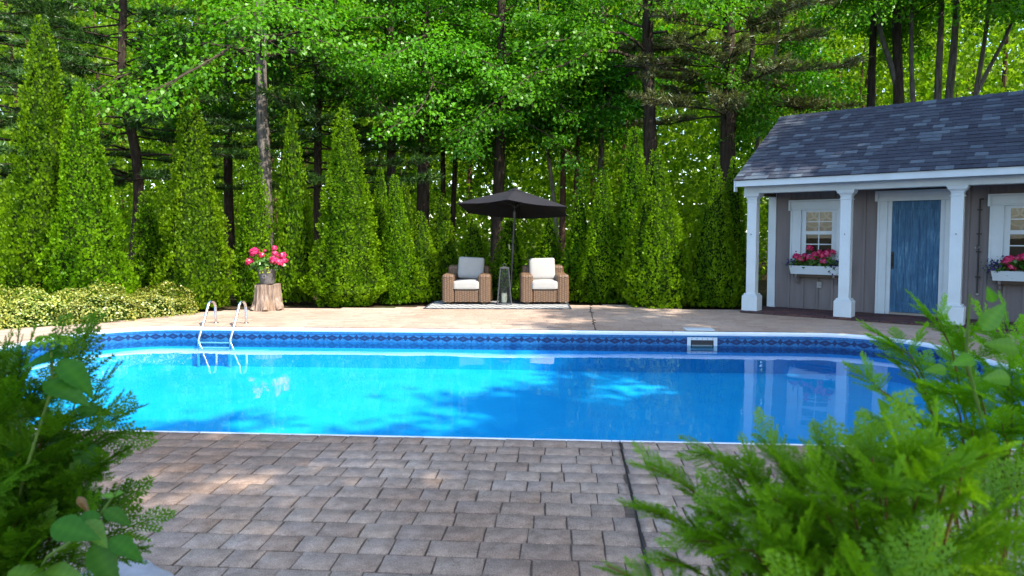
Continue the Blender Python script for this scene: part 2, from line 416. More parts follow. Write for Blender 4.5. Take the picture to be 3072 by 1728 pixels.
def pool_sd(u, v):
    """signed distance to the pool outline, negative inside, and the outward gradient"""
    r = PRR; cx, cy = (PU0 + PU1) / 2, (PV0 + PV1) / 2; hx, hy = (PU1 - PU0) / 2 - r, (PV1 - PV0) / 2 - r
    dx, dy = abs(u - cx) - hx, abs(v - cy) - hy; sx, sy = (1 if u > cx else -1), (1 if v > cy else -1)
    if dx > 0 and dy > 0:
        l = math.hypot(dx, dy); return l - r, (sx * dx / l, sy * dy / l)
    return (dx - r, (sx, 0)) if dx > dy else (dy - r, (0, sy))

# ground: one large sheet with an opening for the pool and its deck
g = MB(); B = 320
gx0, gx1, gy0, gy1 = PU0 - .35, PU1 + .35, PV0 - .35, PV1 + .35
for a in ((-B, B, -B, gy0), (-B, B, gy1, B), (-B, gx0, gy0, gy1), (gx1, B, gy0, gy1)):
    g.add([(a[0], a[2], -.06), (a[1], a[2], -.06), (a[1], a[3], -.06), (a[0], a[3], -.06)], [(0, 1, 2, 3)])
tag(g.build('ground', M['ground'], rot=(0, 0, TH)), kind='structure')

# deck outline in the pool frame
DECK = [(-7.35, 1.2), (7.6, 1.2), (8.2, 7.6), (6.2, 10.3), (4.6, 12.7), (3.6, 13.15), (2.4, 13.2), (1.4, 13.9), (-2.2, 13.65), (-3.2, 13.05), (-5.6, 12.75), (-6.45, 12.15), (-6.95, 11.2), (-7.75, 10.05), (-9.5, 9.1), (-9.5, 1.2)]
def inside(p, poly):
    x, y = p; c = False
    for i in range(len(poly)):
        (x1, y1), (x2, y2) = poly[i], poly[i - 1]
        if (y1 > y) != (y2 > y) and x < (x2 - x1) * (y - y1) / (y2 - y1) + x1: c = not c
    return c
deck = empty('deck', (0, 0, 0), TH); tag(deck, kind='structure')
def ring_mesh(name, outer, inner, z, mat):
    bm = bmesh.new()
    for poly in (outer, inner):
        vs = [bm.verts.new((x, y, z)) for x, y in poly]
        for i in range(len(vs)): bm.edges.new((vs[i], vs[(i + 1) % len(vs)]))
    bmesh.ops.triangle_fill(bm, edges=bm.edges[:], use_beauty=True)
    for f in bm.faces:
        if f.normal.z < 0: f.normal_flip()
    me = bpy.data.meshes.new(name); bm.to_mesh(me); bm.free(); me.materials.append(mat); return me
link('mortar_bed', ring_mesh('mortar_bed', DECK, pool_outline(.012), -.009, M['mortar']), deck)

# pavers: rows of stamped blocks
rng = random.Random(4)
def paver_shape(seed, n=8):
    r = random.Random(seed); pts = []
    for (x, y) in [(-.5, -.5), (0, -.5), (.5, -.5), (.5, 0), (.5, .5), (0, .5), (-.5, .5), (-.5, 0)]:
        pts.append((x + r.uniform(-.02, .02), y + r.uniform(-.025, .025)))
    V = []; 
    for x, y in pts: V.append((x, y, -.02))
    for x, y in pts: V.append((x, y, -.0035))
    for x, y in pts: V.append((x * .955, y * .95, 0 + r.uniform(-.0015, .0015)))
    F = [(i, (i + 1) % 8, 8 + (i + 1) % 8, 8 + i) for i in range(8)] + [(8 + i, 8 + (i + 1) % 8, 16 + (i + 1) % 8, 16 + i) for i in range(8)] + [tuple(range(16, 24))]
    return V, F
variants = []
for i in range(8):
    V, F = paver_shape(i); variants.append((V, F, MB().add(V, F).mesh('paver', M['paver'], True)))
pieces = []
ROW = .158
def lay(v0, v1, ustart, uend, near):
    nrow = int(round((v1 - v0) / ROW))
    for k in range(nrow):
        va, vb = v0 + k * ROW, v0 + (k + 1) * ROW
        u = ustart - rng.uniform(0, .2)
        jog = 0
        while u < uend:
            wd = rng.choice((.145, .16, .18, .2, .225)) * rng.uniform(.95, 1.05)
            a, b = u, u + wd; u = b
            vm = (va + vb) / 2
            ju = .317 + .021 * vm                   # the sawn control joint
            for (p, q) in (((a, ju - .004), (ju + .004, b)) if a < ju < b else ((a, b),)):
                if q - p < .05: continue
                cu = (p + q) / 2
                if not inside((cu, vm), DECK): continue
                sd, gr = pool_sd(cu, vm)
                if sd < .02: continue
                pieces.append((cu, vm, q - p, vb - va, sd))
V_NEAR0 = PV0 - .018
lay(V_NEAR0 - 22 * ROW, V_NEAR0, -9.5, 8.2, True)
lay(V_NEAR0, 14.0, -9.5, 8.2, False)
vis = []
for i, (cu, cv, du, dv, sd) in enumerate(pieces):
    X, Y = pool_to_world(cu, cv)
    if Y < 2.45 or cv > V_NEAR0: continue
    sxp = X / Y * .6665 + .5
    if -.02 < sxp < 1.02 and not (sxp < .12 and True) and not (sxp > .80):
        vis.append((Y, i))
vis.sort(); single = set(i for _, i in vis[:296])
bigV, bigF, nearV, nearF = [], [], [], []
for i, (cu, cv, du, dv, sd) in enumerate(pieces):
    k = rng.randrange(8); gap = .0045 if cv < V_NEAR0 else .0025
    th = rng.uniform(-.0012, .0012)
    if i in single:
        link('paver', variants[k][2], deck, (cu, cv, th), (rng.uniform(-.004, .004), rng.uniform(-.004, .004), rng.uniform(-.008, .008)), (du - gap * 1.6, dv - gap * 1.2, 1))
    else:
        vs, fs = (nearV, nearF) if cv < V_NEAR0 else (bigV, bigF)
        b = len(vs)
        for x, y, z in variants[k][0]:
            pu, pv = cu + x * (du - gap), cv + y * (dv - gap)
            s_, gr = pool_sd(pu, pv)
            if s_ < .02: pu += gr[0] * (.02 - s_); pv += gr[1] * (.02 - s_)
            vs.append((pu, pv, z * (1 if cv < V_NEAR0 else .12) + th * (1 if cv < V_NEAR0 else .2)))
        for f in variants[k][1]: fs.append(tuple(j + b for j in f))
for nm, vs, fs, mt in (('pavers_beyond', bigV, bigF, 'paver_i'), ('pavers_beside', nearV, nearF, 'paver_n')):
    o = MB(); o.v, o.f = vs, fs
    tag(o.build(nm, M[mt], deck, True), kind='stuff')

for va, vb in ((1.3, PV0 - .02), (PV1 + .02, 13.3)):
    MB().add([(.317 + .021 * v + dx, v, z) for z in (-.02, .0065) for v in (va, vb) for dx in (-.0025, .0025)], [(0, 2, 3, 1), (4, 5, 7, 6), (0, 1, 5, 4), (2, 6, 7, 3), (0, 4, 6, 2), (1, 3, 7, 5)]).build('control_joint', M['iron'], deck)
# pool shell
pool = empty('swimming_pool', (0, 0, 0), TH)
tag(pool, 'in-ground swimming pool with patterned blue liner and white rim', 'pool')
ol = pool_outline(0.0); n = len(ol)
FLOOR_Z = -.60
zs = [-.055, -.10, -.20, -.30, -.45, FLOOR_Z]
V = []; F = []; UV = []
cum = [0]
for i in range(n): cum.append(cum[-1] + math.dist(ol[i], ol[(i + 1) % n]))
for j, z in enumerate(zs):
    for i in range(n + 1):
        V.append((*ol[i % n], z)); UV.append((cum[i], z))
for j in range(len(zs) - 1):
    for i in range(n):
        a = j * (n + 1) + i; F.append((a, a + n + 1, a + n + 2, a + 1))
me = bpy.data.meshes.new('liner_wall'); me.from_pydata(V, [], F); me.materials.append(M['liner'])
ul = me.uv_layers.new(name='UVMap')
for p in me.polygons:
    p.use_smooth = True
    for li in p.loop_indices: ul.data[li].uv = UV[me.loops[li].vertex_index]
link('liner_wall', me, pool)
me = bpy.data.meshes.new('liner_floor'); me.from_pydata([(x, y, FLOOR_Z) for x, y in ol], [], [tuple(range(n))]); me.materials.append(M['liner'])
ul = me.uv_layers.new(name='UVMap')
for li in range(n): ul.data[li].uv = (0, -2)
link('liner_floor', me, pool)
# rim: white strips butted end to end, one bull-nosed section each
prof = [(.018, -.02), (.018, -.001), (.014, .002), (.008, .003), (-.004, .001), (-.010, -.009), (-.008, -.046), (0.0, -.056), (.012, -.056)]
def rim_piece(i0, i1):
    mb = MB(); V = []; F = []
    m_ = len(prof)
    for q, i in enumerate(range(i0, i1 + 1)):
        a, b, c = ol[(i - 1) % n], ol[i % n], ol[(i + 1) % n]
        tx, ty = c[0] - a[0], c[1] - a[1]; l = math.hypot(tx, ty); nx, ny = ty / l, -tx / l
        sh = .003 if q == 0 else (-.003 if i == i1 else 0)
        for (r_, z) in prof: V.append((b[0] + nx * r_ + tx / l * sh, b[1] + ny * r_ + ty / l * sh, z))
    for q in range(i1 - i0):
        for k in range(m_ - 1): F.append((q * m_ + k, q * m_ + k + 1, (q + 1) * m_ + k + 1, (q + 1) * m_ + k))
    F.append(tuple(range(m_))); F.append(tuple((i1 - i0) * m_ + k for k in range(m_)))
    mb.add(V, F); return mb
seg = 18; i = 0
while i < n:
    j = min(n, i + seg)
    if n - j < 6: j = n
    rim_piece(i, j).build('rim_strip', M['coping'], pool, True); i = j
# skimmer: white frame round a dark opening on the far wall, and its lid in the deck
sku = 2.075
sk = MB()
yk = PV1 - .006
for a in ((sku - .215, sku - .165, -.27, -.08), (sku + .165, sku + .215, -.27, -.08), (sku - .165, sku + .165, -.118, -.08), (sku - .165, sku + .165, -.27, -.24)):
    sk.box(a[0], a[1], yk - .014, yk, a[2], a[3])
so = sk.build('skimmer_frame', M['white'], pool)
sm = MB().box(sku - .165, sku + .165, yk - .004, yk + .002, -.24, -.118).build('skimmer_mouth', M['iron'], so)
wr = MB().box(sku - .15, sku + .15, yk - .010, yk - .006, -.235, -.19).build('skimmer_weir', plain('grey_weir', (.22, .25, .24), .1), so)
for k in range(5): MB().box(sku - .15 + k * .075 - .006, sku - .15 + k * .075 + .006, yk - .017, yk - .0141, -.105, -.093).build('screw', M['darkmetal'], so)
lid = MB().box(-.21, .21, -.13, .13, -.004, .012, bev=.006).build('skimmer_lid', M['white'], None, loc=(*pool_to_world(sku, PV1 + .23), .004), rot=(0, 0, TH))
tag(lid, 'flat white square skimmer lid set in the deck beside the pool', 'lid')
# water
me = bpy.data.meshes.new('water'); me.from_pydata([(x, y, WATER_Z) for x, y in pool_outline(-.001)], [], [tuple(range(len(ol)))]); me.materials.append(M['water'])
wo = link('water', me); wo.rotation_euler = (0, 0, TH); tag(wo, kind='structure')

# ladder
lad = empty('pool_ladder', (*pool_to_world(-5.24, 10.45), 0), TH)
tag(lad, 'polished steel pool ladder with two looped rails at the far edge', 'ladder')
def rail_path():
    p = [(0, .07, -.02), (0, .07, .05), (0, .065, .17)]
    for k in range(9):
        a = math.pi * (.02 + .80 * k / 8); p.append((0, -.055 + .12 * math.cos(a), .245 + .125 * math.sin(a)))
    p += [(0, -.20, .235), (0, -.33, .02), (0, -.44, -.16), (0, -.475, -.24), (0, -.475, -.45), (0, -.475, -.59)]
    return p
rail_me = MB().tube(rail_path(), .0215, 12).mesh('rail', M['steel'], True)
for x in (-.25, .25):
    r_ = link('rail', rail_me, lad, (x, 0, 0))
    MB().lathe([(.045, -.01), (.045, .012), (.024, .022)], 16).build('flange', M['steel'], r_, True, (0, .07, 0))
for z in (-.225, -.30, -.375): MB().box(-.235, .235, -.50, -.455, z - .009, z + .009, bev=.003).build('step', M['white'], lad)

# ------------------------------------------------------------------ pool house (local frame: x along the front, y into the house)
house = empty('pool_house', (4.336, 12.42, 0), R(-38.94))
tag(house, 'small taupe pool house with white posts, blue door and grey shingled roof', 'house')
FZ = .035
porch = empty('porch_floor', (4.336, 12.42, 0), R(-38.94)); tag(porch, kind='structure')
MB().box(-.12, 5.6, -.16, 1.10, -.05, .006).build('mortar_bed', M['mortar'], porch)
bm_ = MB().box(-.5, .5, -.5, .5, -.02, FZ - .005, bev=.004).mesh('brick', M['brick'])
bm_ = MB().box(-.098, .098, -.047, .047, 0, .028, bev=.004).mesh('brick', M['brick'])
for j in range(12):
    y = -.11 + j * .102
    for i in range(22):
        x = -.02 + i * .208 + (.104 if j % 2 else 0)
        if y > 1.0 or x > 4.7: continue
        link('brick', bm_, porch, (x, y, .007 + rng.uniform(-.002, .002)), (0, 0, rng.uniform(-.01, .01)))
WT = 1.05                                     # the front wall's face
HL, HD = 6.4, 4.4
win_c = (.886, 3.985)
ops = [(.577, 1.195, .93, 1.92), (2.02, 2.875, .03, 2.06), (3.676, 4.294, .93, 1.92)]
wb = MB()
xs = [.0]; 
prev = 0.0
for (a, b, z0, z1) in ops:
    wb.box(prev, a, WT, WT + .1, .03, 2.45)
    wb.box(a, b, WT, WT + .1, z1, 2.45)
    if z0 > .05: wb.box(a, b, WT, WT + .1, .03, z0)
    prev = b
wb.box(prev, HL, WT, WT + .1, .03, 2.45)
wall = wb.build('wall', M['wall'], house)
ow = MB()
ow.box(0, .1, WT + .1, HD, .0, 2.45); ow.box(HL - .1, HL, WT + .1, HD, 0, 2.45); ow.box(.1, HL - .1, HD - .1, HD, 0, 2.45)
ow.box(.1, HL - .1, WT + .1, HD - .1, 0, .03)
ow.build('side_walls', M['wall'], house)
MB().box(.1, HL - .1, WT + .9, WT + .92, .03, 2.4).build('inner_partition', plain('dim_interior', (.05, .048, .046), .2), house)
def batten(x, z0, z1): MB().box(x - .022, x + .022, WT - .020, WT, z0, z1, bev=.003).build('batten', M['wall'], wall)
for k in range(0, 25):
    x = .372 + .257 * k
    if 1.83 < x < 3.06: 
        if x < 1.90 or x > 3.02: pass
        batten(x, 2.20, 2.42); continue
    wdw = [c for c in win_c if abs(x - c) < .53]
    if wdw: batten(x, .03, .93); batten(x, 2.09, 2.42)
    else: batten(x, .03, 2.42)
MB().box(-.03, .115, WT - .025, WT + .12, .02, 2.3, bev=.004).build('corner_board', M['white'], house)
MB().box(-.03, -.006, WT + .12, WT + .24, .02, 2.3, bev=.004).build('corner_board', M['white'], house)
# posts
for s_ in (0, 1.571, 3.142, 4.713):
    p = MB().box(-.085, .085, -.085, .085, .33, 2.06, bev=.006).build('post', M['white'], house, loc=(s_, .12, 0))
    q = MB().box(-.14, .14, -.14, .14, .03, .30, bev=.006)
    q.box(-.128, .128, -.128, .128, .30, .318, bev=.004); q.box(-.112, .112, -.112, .112, .318, .345, bev=.004); q.build('post_base', M['white'], p)
    q = MB().box(-.10, .10, -.10, .10, 2.005, 2.022, bev=.004)
    q.lathe([(.088 * 1.414, 2.06), (.092 * 1.414, 2.08), (.112 * 1.414, 2.105), (.128 * 1.414, 2.115), (.128 * 1.414, 2.135), (.138 * 1.414, 2.14), (.138 * 1.414, 2.165)], 4, sq=True); q.build('capital', M['white'], p)
    MB().box(-.09, .09, -.09, .09, .0, .029).build('post_foot', M['timber'], p)
    MB().tube([(.0, -.086, 1.42), (0, -.105, 1.42), (.0, -.115, 1.435)], .005, 6).build('hook', M['iron'], p)
# beam, soffit, fascia
MB().box(-.14, 5.9, .02, .22, 2.166, 2.30, bev=.004).build('beam', M['white'], house)
MB().box(-.14, 5.9, .222, WT + .08, 2.24, 2.26).build('porch_ceiling', M['soffit'], house)
MB().box(.02, .11, .222, WT - .03, 2.14, 2.238).build('porch_rafter', M['timber'], house)
MB().box(-.16, 5.95, -.25, .018, 2.285, 2.30).build('soffit', M['soffit'], house)
MB().box(-.19, 6.0, -.292, -.262, 2.275, 2.395, bev=.004).build('fascia', M['white'], house)
# roof
EV, RG = (-.30, 2.395), (2.2, 3.83)
sl = math.hypot(RG[0] - EV[0], RG[1] - EV[1]); ang = math.atan2(RG[1] - EV[1], RG[0] - EV[0])
RL0, RL1 = -.20, 6.6
Mr = Matrix.Translation((0, EV[0], EV[1])) @ Matrix.Rotation(ang, 4, 'X')      # roof plane: x along, y up the slope, z out
rf = MB(); rf.box(RL0, RL1, 0, sl, -.05, 0, Mr)
Mb = Matrix.Translation((0, 2 * RG[0] - EV[0], EV[1])) @ Matrix.Rotation(math.pi, 4, 'Z') @ Matrix.Rotation(ang, 4, 'X')
rf.box(-RL1, -RL0, 0, sl, -.05, 0, Mb)
roof = rf.build('roof', plain('roof_board', (.05, .048, .055), .2), house)
# gable
gb = MB().prism([(0.02, 2.3), (HD, 2.3), (2.2, 3.70)], 0, .08, Matrix.Rotation(math.pi / 2, 4, 'Z') @ Matrix.Rotation(math.pi / 2, 4, 'X'))
gb.build('gable', M['wall'], house, loc=(0, 0, 0))
for Mx, sg in ((Mr, 1), (Mb, -1)):
    a, b = (RL0 - .005, RL0 + .022) if sg > 0 else (-RL0 - .022, -RL0 + .005)
    MB().box(a, b, -.012, sl - .005, -.15, -.052, Mx).build('rake_board', M['white'], house)
MB().box(-.215, -.192, -.295, -.18, 2.19, 2.40).build('fascia_return', M['white'], house)
# shingles
EXP = .137; nr = int(sl / EXP)
shm = MB().box(-.5, .5, -.06, EXP + .01, 0.0, .010).mesh('shingle', M['shingle'])
# wedge: raise the lower edge
shv = [(-.5, -.03, .004), (.5, -.03, .004), (-.5, EXP + .02, .001), (.5, EXP + .02, .001), (-.5, -.03, .019), (.5, -.03, .019), (-.5, EXP + .02, .006), (.5, EXP + .02, .006)]
shf = [(0, 2, 3, 1), (4, 5, 7, 6), (0, 1, 5, 4), (2, 6, 7, 3), (0, 4, 6, 2), (1, 3, 7, 5)]
shm = MB().add(shv, shf).mesh('shingle', M['shingle'])
cand = []
for k in range(nr):
    x = RL0 - .012 - rng.uniform(0, .12)
    while x < RL1:
        wd = rng.choice((.13, .17, .2, .24, .3)); a = max(x, RL0 - .012); b = x + wd; x = b
        if b - a > .03: cand.append((a, b, k, rng.choice((0, 0, .003))))
front = [c for c in cand if -1 < (c[0] + c[1]) / 2 < 4.45]
front.sort(key=lambda c: -c[0] - .02 * c[2]); single = set(front[:298])
rest = MB()
for c in cand:
    a, b, k, lift = c
    if c in single:
        o = link('shingle', shm, roof); o.matrix_local = Mr @ Matrix.Translation(((a + b) / 2, k * EXP, .001 + lift)) @ Matrix.Diagonal((b - a - .004, 1, 1, 1))
    else:
        rest.add(shv, shf, Mr @ Matrix.Translation(((a + b) / 2, k * EXP, .001 + lift)) @ Matrix.Diagonal((b - a - .004, 1, 1, 1)))
for k in range(0, nr):
    x = -RL1
    while x < -RL0:
        wd = rng.choice((.2, .3)); rest.add(shv, shf, Mb @ Matrix.Translation((x + wd / 2, k * EXP, .001)) @ Matrix.Diagonal((wd - .004, 1, 1, 1))); x += wd
tag(rest.build('shingles_beyond', M['shingle_i'], roof), kind='stuff')
rc = MB()
for sg in (1, -1):
    rc.add([(-.13, 0, .0), (.13, 0, .006), (-.13, sg * .13, -.075), (.13, sg * .13, -.069), (-.13, 0, .012), (.13, 0, .018), (-.13, sg * .13, -.063), (.13, sg * .13, -.057)], shf)
rcm = rc.mesh('ridge_cap', M['shingle'])
x = RL0 + .1
while x < 5.2:
    link('ridge_cap', rcm, roof, (x, RG[0], RG[1] + .018), (0, R(-2), 0)); x += .21
# windows
lace = leaf_mat('lace', (.13, .14, .14), (.20, .21, .21), .3, (1, 1, 1), 0.0, 0)
for ci, cx in enumerate(win_c):
    wd = empty('window', (cx, WT, 0)); wd.parent = house
    q = MB().box(-.497, -.309, -.028, .0, .90, 1.878, bev=.003); q.box(.309, .497, -.028, 0, .90, 1.878, bev=.003); q.box(-.497, .497, -.03, 0, 1.8785, 1.92, bev=.003)
    q.box(-.497, -.47, -.045, -.0285, .90, 1.878); q.box(.47, .497, -.045, -.0285, .90, 1.878)
    q.build('casing', M['white'], wd)
    q = MB().box(-.505, .505, -.05, -.0305, 1.905, 2.04, bev=.003); q.box(-.527, .527, -.085, 0, 2.041, 2.068, bev=.004); q.box(-.527, -.49, -.084, -.052, 1.872, 2.040); q.box(.49, .527, -.084, -.052, 1.872, 2.040)
    q.build('head', M['white'], wd)
    q = MB().box(-.309, -.225, .01, .05, .95, 1.878); q.box(.225, .309, .01, .05, .95, 1.878); q.box(-.225, .225, .01, .05, 1.838, 1.878); q.box(-.225, .225, .006, .05, 1.423, 1.487); q.box(-.225, .225, .01, .05, .95, 1.06)
    q.build('sash', M['white'], wd)
    for z0, z1 in ((1.487, 1.838), (1.06, 1.423)):
        zm = (z0 + z1) / 2
        MB().box(-.009, .009, .014, .034, z0, z1).build('muntin', M['white'], wd)
        for x0, x1 in ((-.225, -.0091), (.0091, .225)):
            MB().box(x0, x1, .016, .032, zm - .009, zm + .009).build('muntin', M['white'], wd)
            for a, b in ((z0, zm - .009), (zm + .009, z1)): MB().box(x0, x1, .024, .028, a, b).build('pane', M['glass'], wd)
    # lace curtain: three scalloped swags above, two gathered panels below
    V = []; F = []
    def strip(pts, wv, z_off=0):
        b = len(V)
        for i, (x, z) in enumerate(pts):
            a_, b_ = pts[max(i - 1, 0)], pts[min(i + 1, len(pts) - 1)]
            tx, tz = b_[0] - a_[0], b_[1] - a_[1]; l = math.hypot(tx, tz) or 1
            V.append((x - tz / l * wv, .085 + z_off, z + tx / l * wv)); V.append((x + tz / l * wv, .085 + z_off, z - tx / l * wv))
        for i in range(len(pts) - 1): F.append((b + 2 * i, b + 2 * i + 1, b + 2 * i + 3, b + 2 * i + 2))
    for k, (sx0, rr, zc) in enumerate(((-.22, .15, 1.84), (.0, .15, 1.84), (.22, .15, 1.84), (-.11, .16, 1.70), (.11, .16, 1.70), (-.2, .13, 1.56), (0, .10, 1.55), (.2, .13, 1.56))):
        strip([(sx0 + rr * math.cos(math.pi * (1 + i / 10)), zc + rr * .9 * math.sin(math.pi * (1 + i / 10))) for i in range(11)], .017, .002 * k)
    me = mesh_np('curtain', V, np.array(F), lace, np.random.rand(len(V)))
    link('curtain', me, wd)
# door
dr = empty('door', (2.4475, WT, 0)); dr.parent = house
q = MB().box(-.362, -.27, .03, .07, .07, 2.0, bev=.003); q.box(.27, .362, .03, .07, .07, 2.0, bev=.003); q.box(-.27, .27, .03, .07, 1.86, 2.0, bev=.003); q.box(-.27, .27, .03, .07, .07, .26, bev=.003)
q.build('door_frame', M['door'], dr)
for k in range(5):
    a = -.27 + k * .108
    MB().box(a + .001, a + .107, .040, .062, .26, 1.86, bev=.0018).build('door_plank', M['door'], dr)
h_ = MB().box(-.365, -.315, .02, .03, .82, 1.12, bev=.004); h_.tube([(-.335, .02, 1.06), (-.335, -.025, 1.04), (-.333, -.035, .97), (-.335, -.025, .90), (-.335, .02, .88)], .010, 8)
h_.build('handle', M['iron'], dr, True)
q = MB().box(-.5825, -.43, -.028, 0, .03, 2.0, bev=.003); q.box(.43, .5825, -.028, 0, .03, 2.0, bev=.003)
q.box(-.5825, -.552, -.046, -.0285, .03, 2.0); q.box(.552, .5825, -.046, -.0285, .03, 2.0)
q.box(-.43, -.362, .0, .08, .03, 2.06); q.box(.362, .43, 0, .08, .03, 2.06); q.box(-.362, .362, 0, .08, 2.003, 2.06)
q.build('door_casing', M['white'], dr)
q = MB().box(-.59, .59, -.05, 0, 2.0605, 2.15, bev=.003); q.box(-.59, .59, -.05, -.0005, 2.001, 2.06); q.box(-.62, .62, -.09, 0, 2.151, 2.178, bev=.004); q.box(-.62, -.575, -.088, -.051, 2.0, 2.15); q.box(.575, .62, -.088, -.051, 2.0, 2.15)
q.build('door_head', M['white'], dr)
MB().box(-.362, .362, -.03, .09, .031, .066).build('threshold', plain('pale_sill', (.30, .26, .22), .2), dr)
q = MB().box(.885, .965, WT - .035, WT - .0205, .435, .545, bev=.004).build('outlet_cover', M['plate'], house)
MB().box(.90, .95, WT - .062, WT - .0352, .475, .53, bev=.008).build('outlet_flap', M['plate'], q)
# iron rod on the wall
def hp(s_, t_, z): 
    a = R(-38.94); return (4.336 + s_ * math.cos(a) - t_ * math.sin(a), 12.42 + s_ * math.sin(a) + t_ * math.cos(a), z)
rod = empty('iron_rod', hp(3.355, WT - .032, .46), R(-38.94)); tag(rod, 'long thin black iron rod fixed upright between the door and the right-hand window', 'rod')
q = MB().tube([(0, 0, 0), (0, 0, 1.5)], .011, 8); q.build('bar', M['iron'], rod, True)
for z in (.27, .68, .97, 1.36): MB().box(-.035, .035, -.014, .03, z - .009, z + .009, bev=.003).build('bracket', M['iron'], rod)
MB().lathe([(.004, -.022), (.018, -.014), (.022, 0), (.018, .014), (.004, .022)], 12).build('knob', M['plate'], rod, True, (0, 0, -.015))
MB().tube([(0, 0, 1.49), (.0, -.02, 1.53), (.05, -.03, 1.535)], .012, 8).build('handle', M['iron'], rod, True)
MB().tube([(.028 * math.cos(2 * math.pi * k / 12) - .02, -.02, .75 + .028 * math.sin(2 * math.pi * k / 12)) for k in range(13)], .005, 6).build('ring', M['steel'], rod, True)

# ------------------------------------------------------------------ flowers
def disc_leaves(n, fn, rs):
    """n small leaves / petals: fn(i) -> (centre, normal, size, aspect); 6-gon blades"""
    V = []; F = []; T = []
    for i in range(n):
        c, nn, s_, asp = fn(i); nn = Vector(nn).normalized()
        a = nn.orthogonal().normalized(); a.rotate(Matrix.Rotation(rs.uniform(0, 6.28), 3, nn)); b = nn.cross(a)
        base = len(V); t = rs.random()
        for k in range(6):
            an = 2 * math.pi * k / 6; rr = s_ * (1 if k else .85)
            V.append(Vector(c) + a * rr * math.cos(an) + b * rr * asp * math.sin(an) + nn * (.25 * s_ * (1 if k % 3 == 0 else -.3))); T.append(t)
        F.append([base + k for k in range(6)])
    return np.array([tuple(v) for v in V]), np.array(F), np.array(T)
def flower_head(seed, r=.05, n=46):
    rs = random.Random(seed)
    def fn(i):
        z = 1 - 1.55 * (i + .5) / n; a = i * 2.39996; q = math.sqrt(max(0, 1 - z * z)); d = Vector((q * math.cos(a), q * math.sin(a), z))
        nn = d + Vector((rs.uniform(-.5, .5), rs.uniform(-.5, .5), rs.uniform(-.5, .5)))
        return d * r * rs.uniform(.8, 1.08), nn, r * .34, .8
    return mesh_np('flower_head', *disc_leaves(n, fn, rs)[:2], M['pink'], disc_leaves(n, fn, rs)[2])
def fh(seed, r=.05, n=46):
    rs = random.Random(seed)
    def fn(i):
        z = 1 - 1.55 * (i + .5) / n; a = i * 2.39996; q = math.sqrt(max(0, 1 - z * z)); d = Vector((q * math.cos(a), q * math.sin(a), z))
        return d * r * rs.uniform(.8, 1.08), d + Vector((rs.uniform(-.5, .5), rs.uniform(-.5, .5), rs.uniform(-.5, .5))), r * .34, .8
    V, F, T = disc_leaves(n, fn, rs); return mesh_np('flower_head', V, F, M['pink'], T)
heads = [fh(s_) for s_ in range(4)]
def geranium(name, loc, rz, label, flowers, leafbox, nleaf, seed, group=None, lime=0, purple=()):
    rs = random.Random(seed); o = empty(name, loc, rz); tag(o, label, 'plant', group)
    (x0, x1, y0, y1, z0, z1) = leafbox
    def fn(i):
        x, y = rs.uniform(x0, x1), rs.uniform(y0, y1); k = 1 - abs((x - (x0 + x1) / 2) / ((x1 - x0) / 2)) ** 2 * .5
        z = z0 + (z1 - z0) * k * rs.random() ** .7
        return (x, y, z), (rs.uniform(-.6, .6), rs.uniform(-1.0, .2), rs.uniform(.3, 1)), rs.uniform(.022, .042), 1
    V, F, T = disc_leaves(nleaf, fn, rs); link('foliage', mesh_np('foliage', V, F, M['gera_leaf'], T), o)
    for (x, y, z, s_) in flowers:
        st = MB().tube([(x * .55 + (x0 + x1) * .225, y * .4, z0 - .02), (x * .9, y * .8, z * .6 + z0 * .4), (x, y, z - .01)], .003, 5); st.build('stem', M['stem_green'], o)
        link('flower_head', rs.choice(heads), o, (x, y, z), (rs.uniform(-.4, .4), rs.uniform(-.4, .4), rs.uniform(0, 6)), (s_ * 1.2, s_ * 1.2, s_ * 1.08))
    if lime:
        def fn2(i): return (rs.uniform(-.07, .09), rs.uniform(-.19, -.10), rs.uniform(z0 - .03, z0 + .07)), (rs.uniform(-.4, .4), -1, rs.uniform(.2, 1)), rs.uniform(.02, .032), .55
        V, F, T = disc_leaves(lime, fn2, rs); link('lime_leaves', mesh_np('lime_leaves', V, F, M['lime_leaf'], T), o)
    for (cx, cy, cz, r_, n_) in purple:
        def fn3(i):
            d = Vector((rs.gauss(0, 1), rs.gauss(0, .7), rs.gauss(0, 1))) * r_ * .6
            return (cx + d.x, cy + d.y, cz + d.z), (rs.uniform(-1, 1), -1, rs.uniform(-.3, 1)), rs.uniform(.012, .02), 1
        V, F, T = disc_leaves(n_, fn3, rs); tag(link('purple_blooms', mesh_np('purple_blooms', V, F, M['purple'], T), o), kind='stuff')
        def fn4(i):
            d = Vector((rs.gauss(0, 1), rs.gauss(0, .7), rs.gauss(0, 1))) * r_ * .7
            return (cx + d.x, cy + d.y, cz + d.z), (rs.uniform(-1, 1), -1, rs.uniform(-.3, 1)), rs.uniform(.008, .014), .6
        V, F, T = disc_leaves(n_, fn4, rs); link('trailing_leaves', mesh_np('trailing_leaves', V, F, M['gera_leaf'], T), o)
    return o
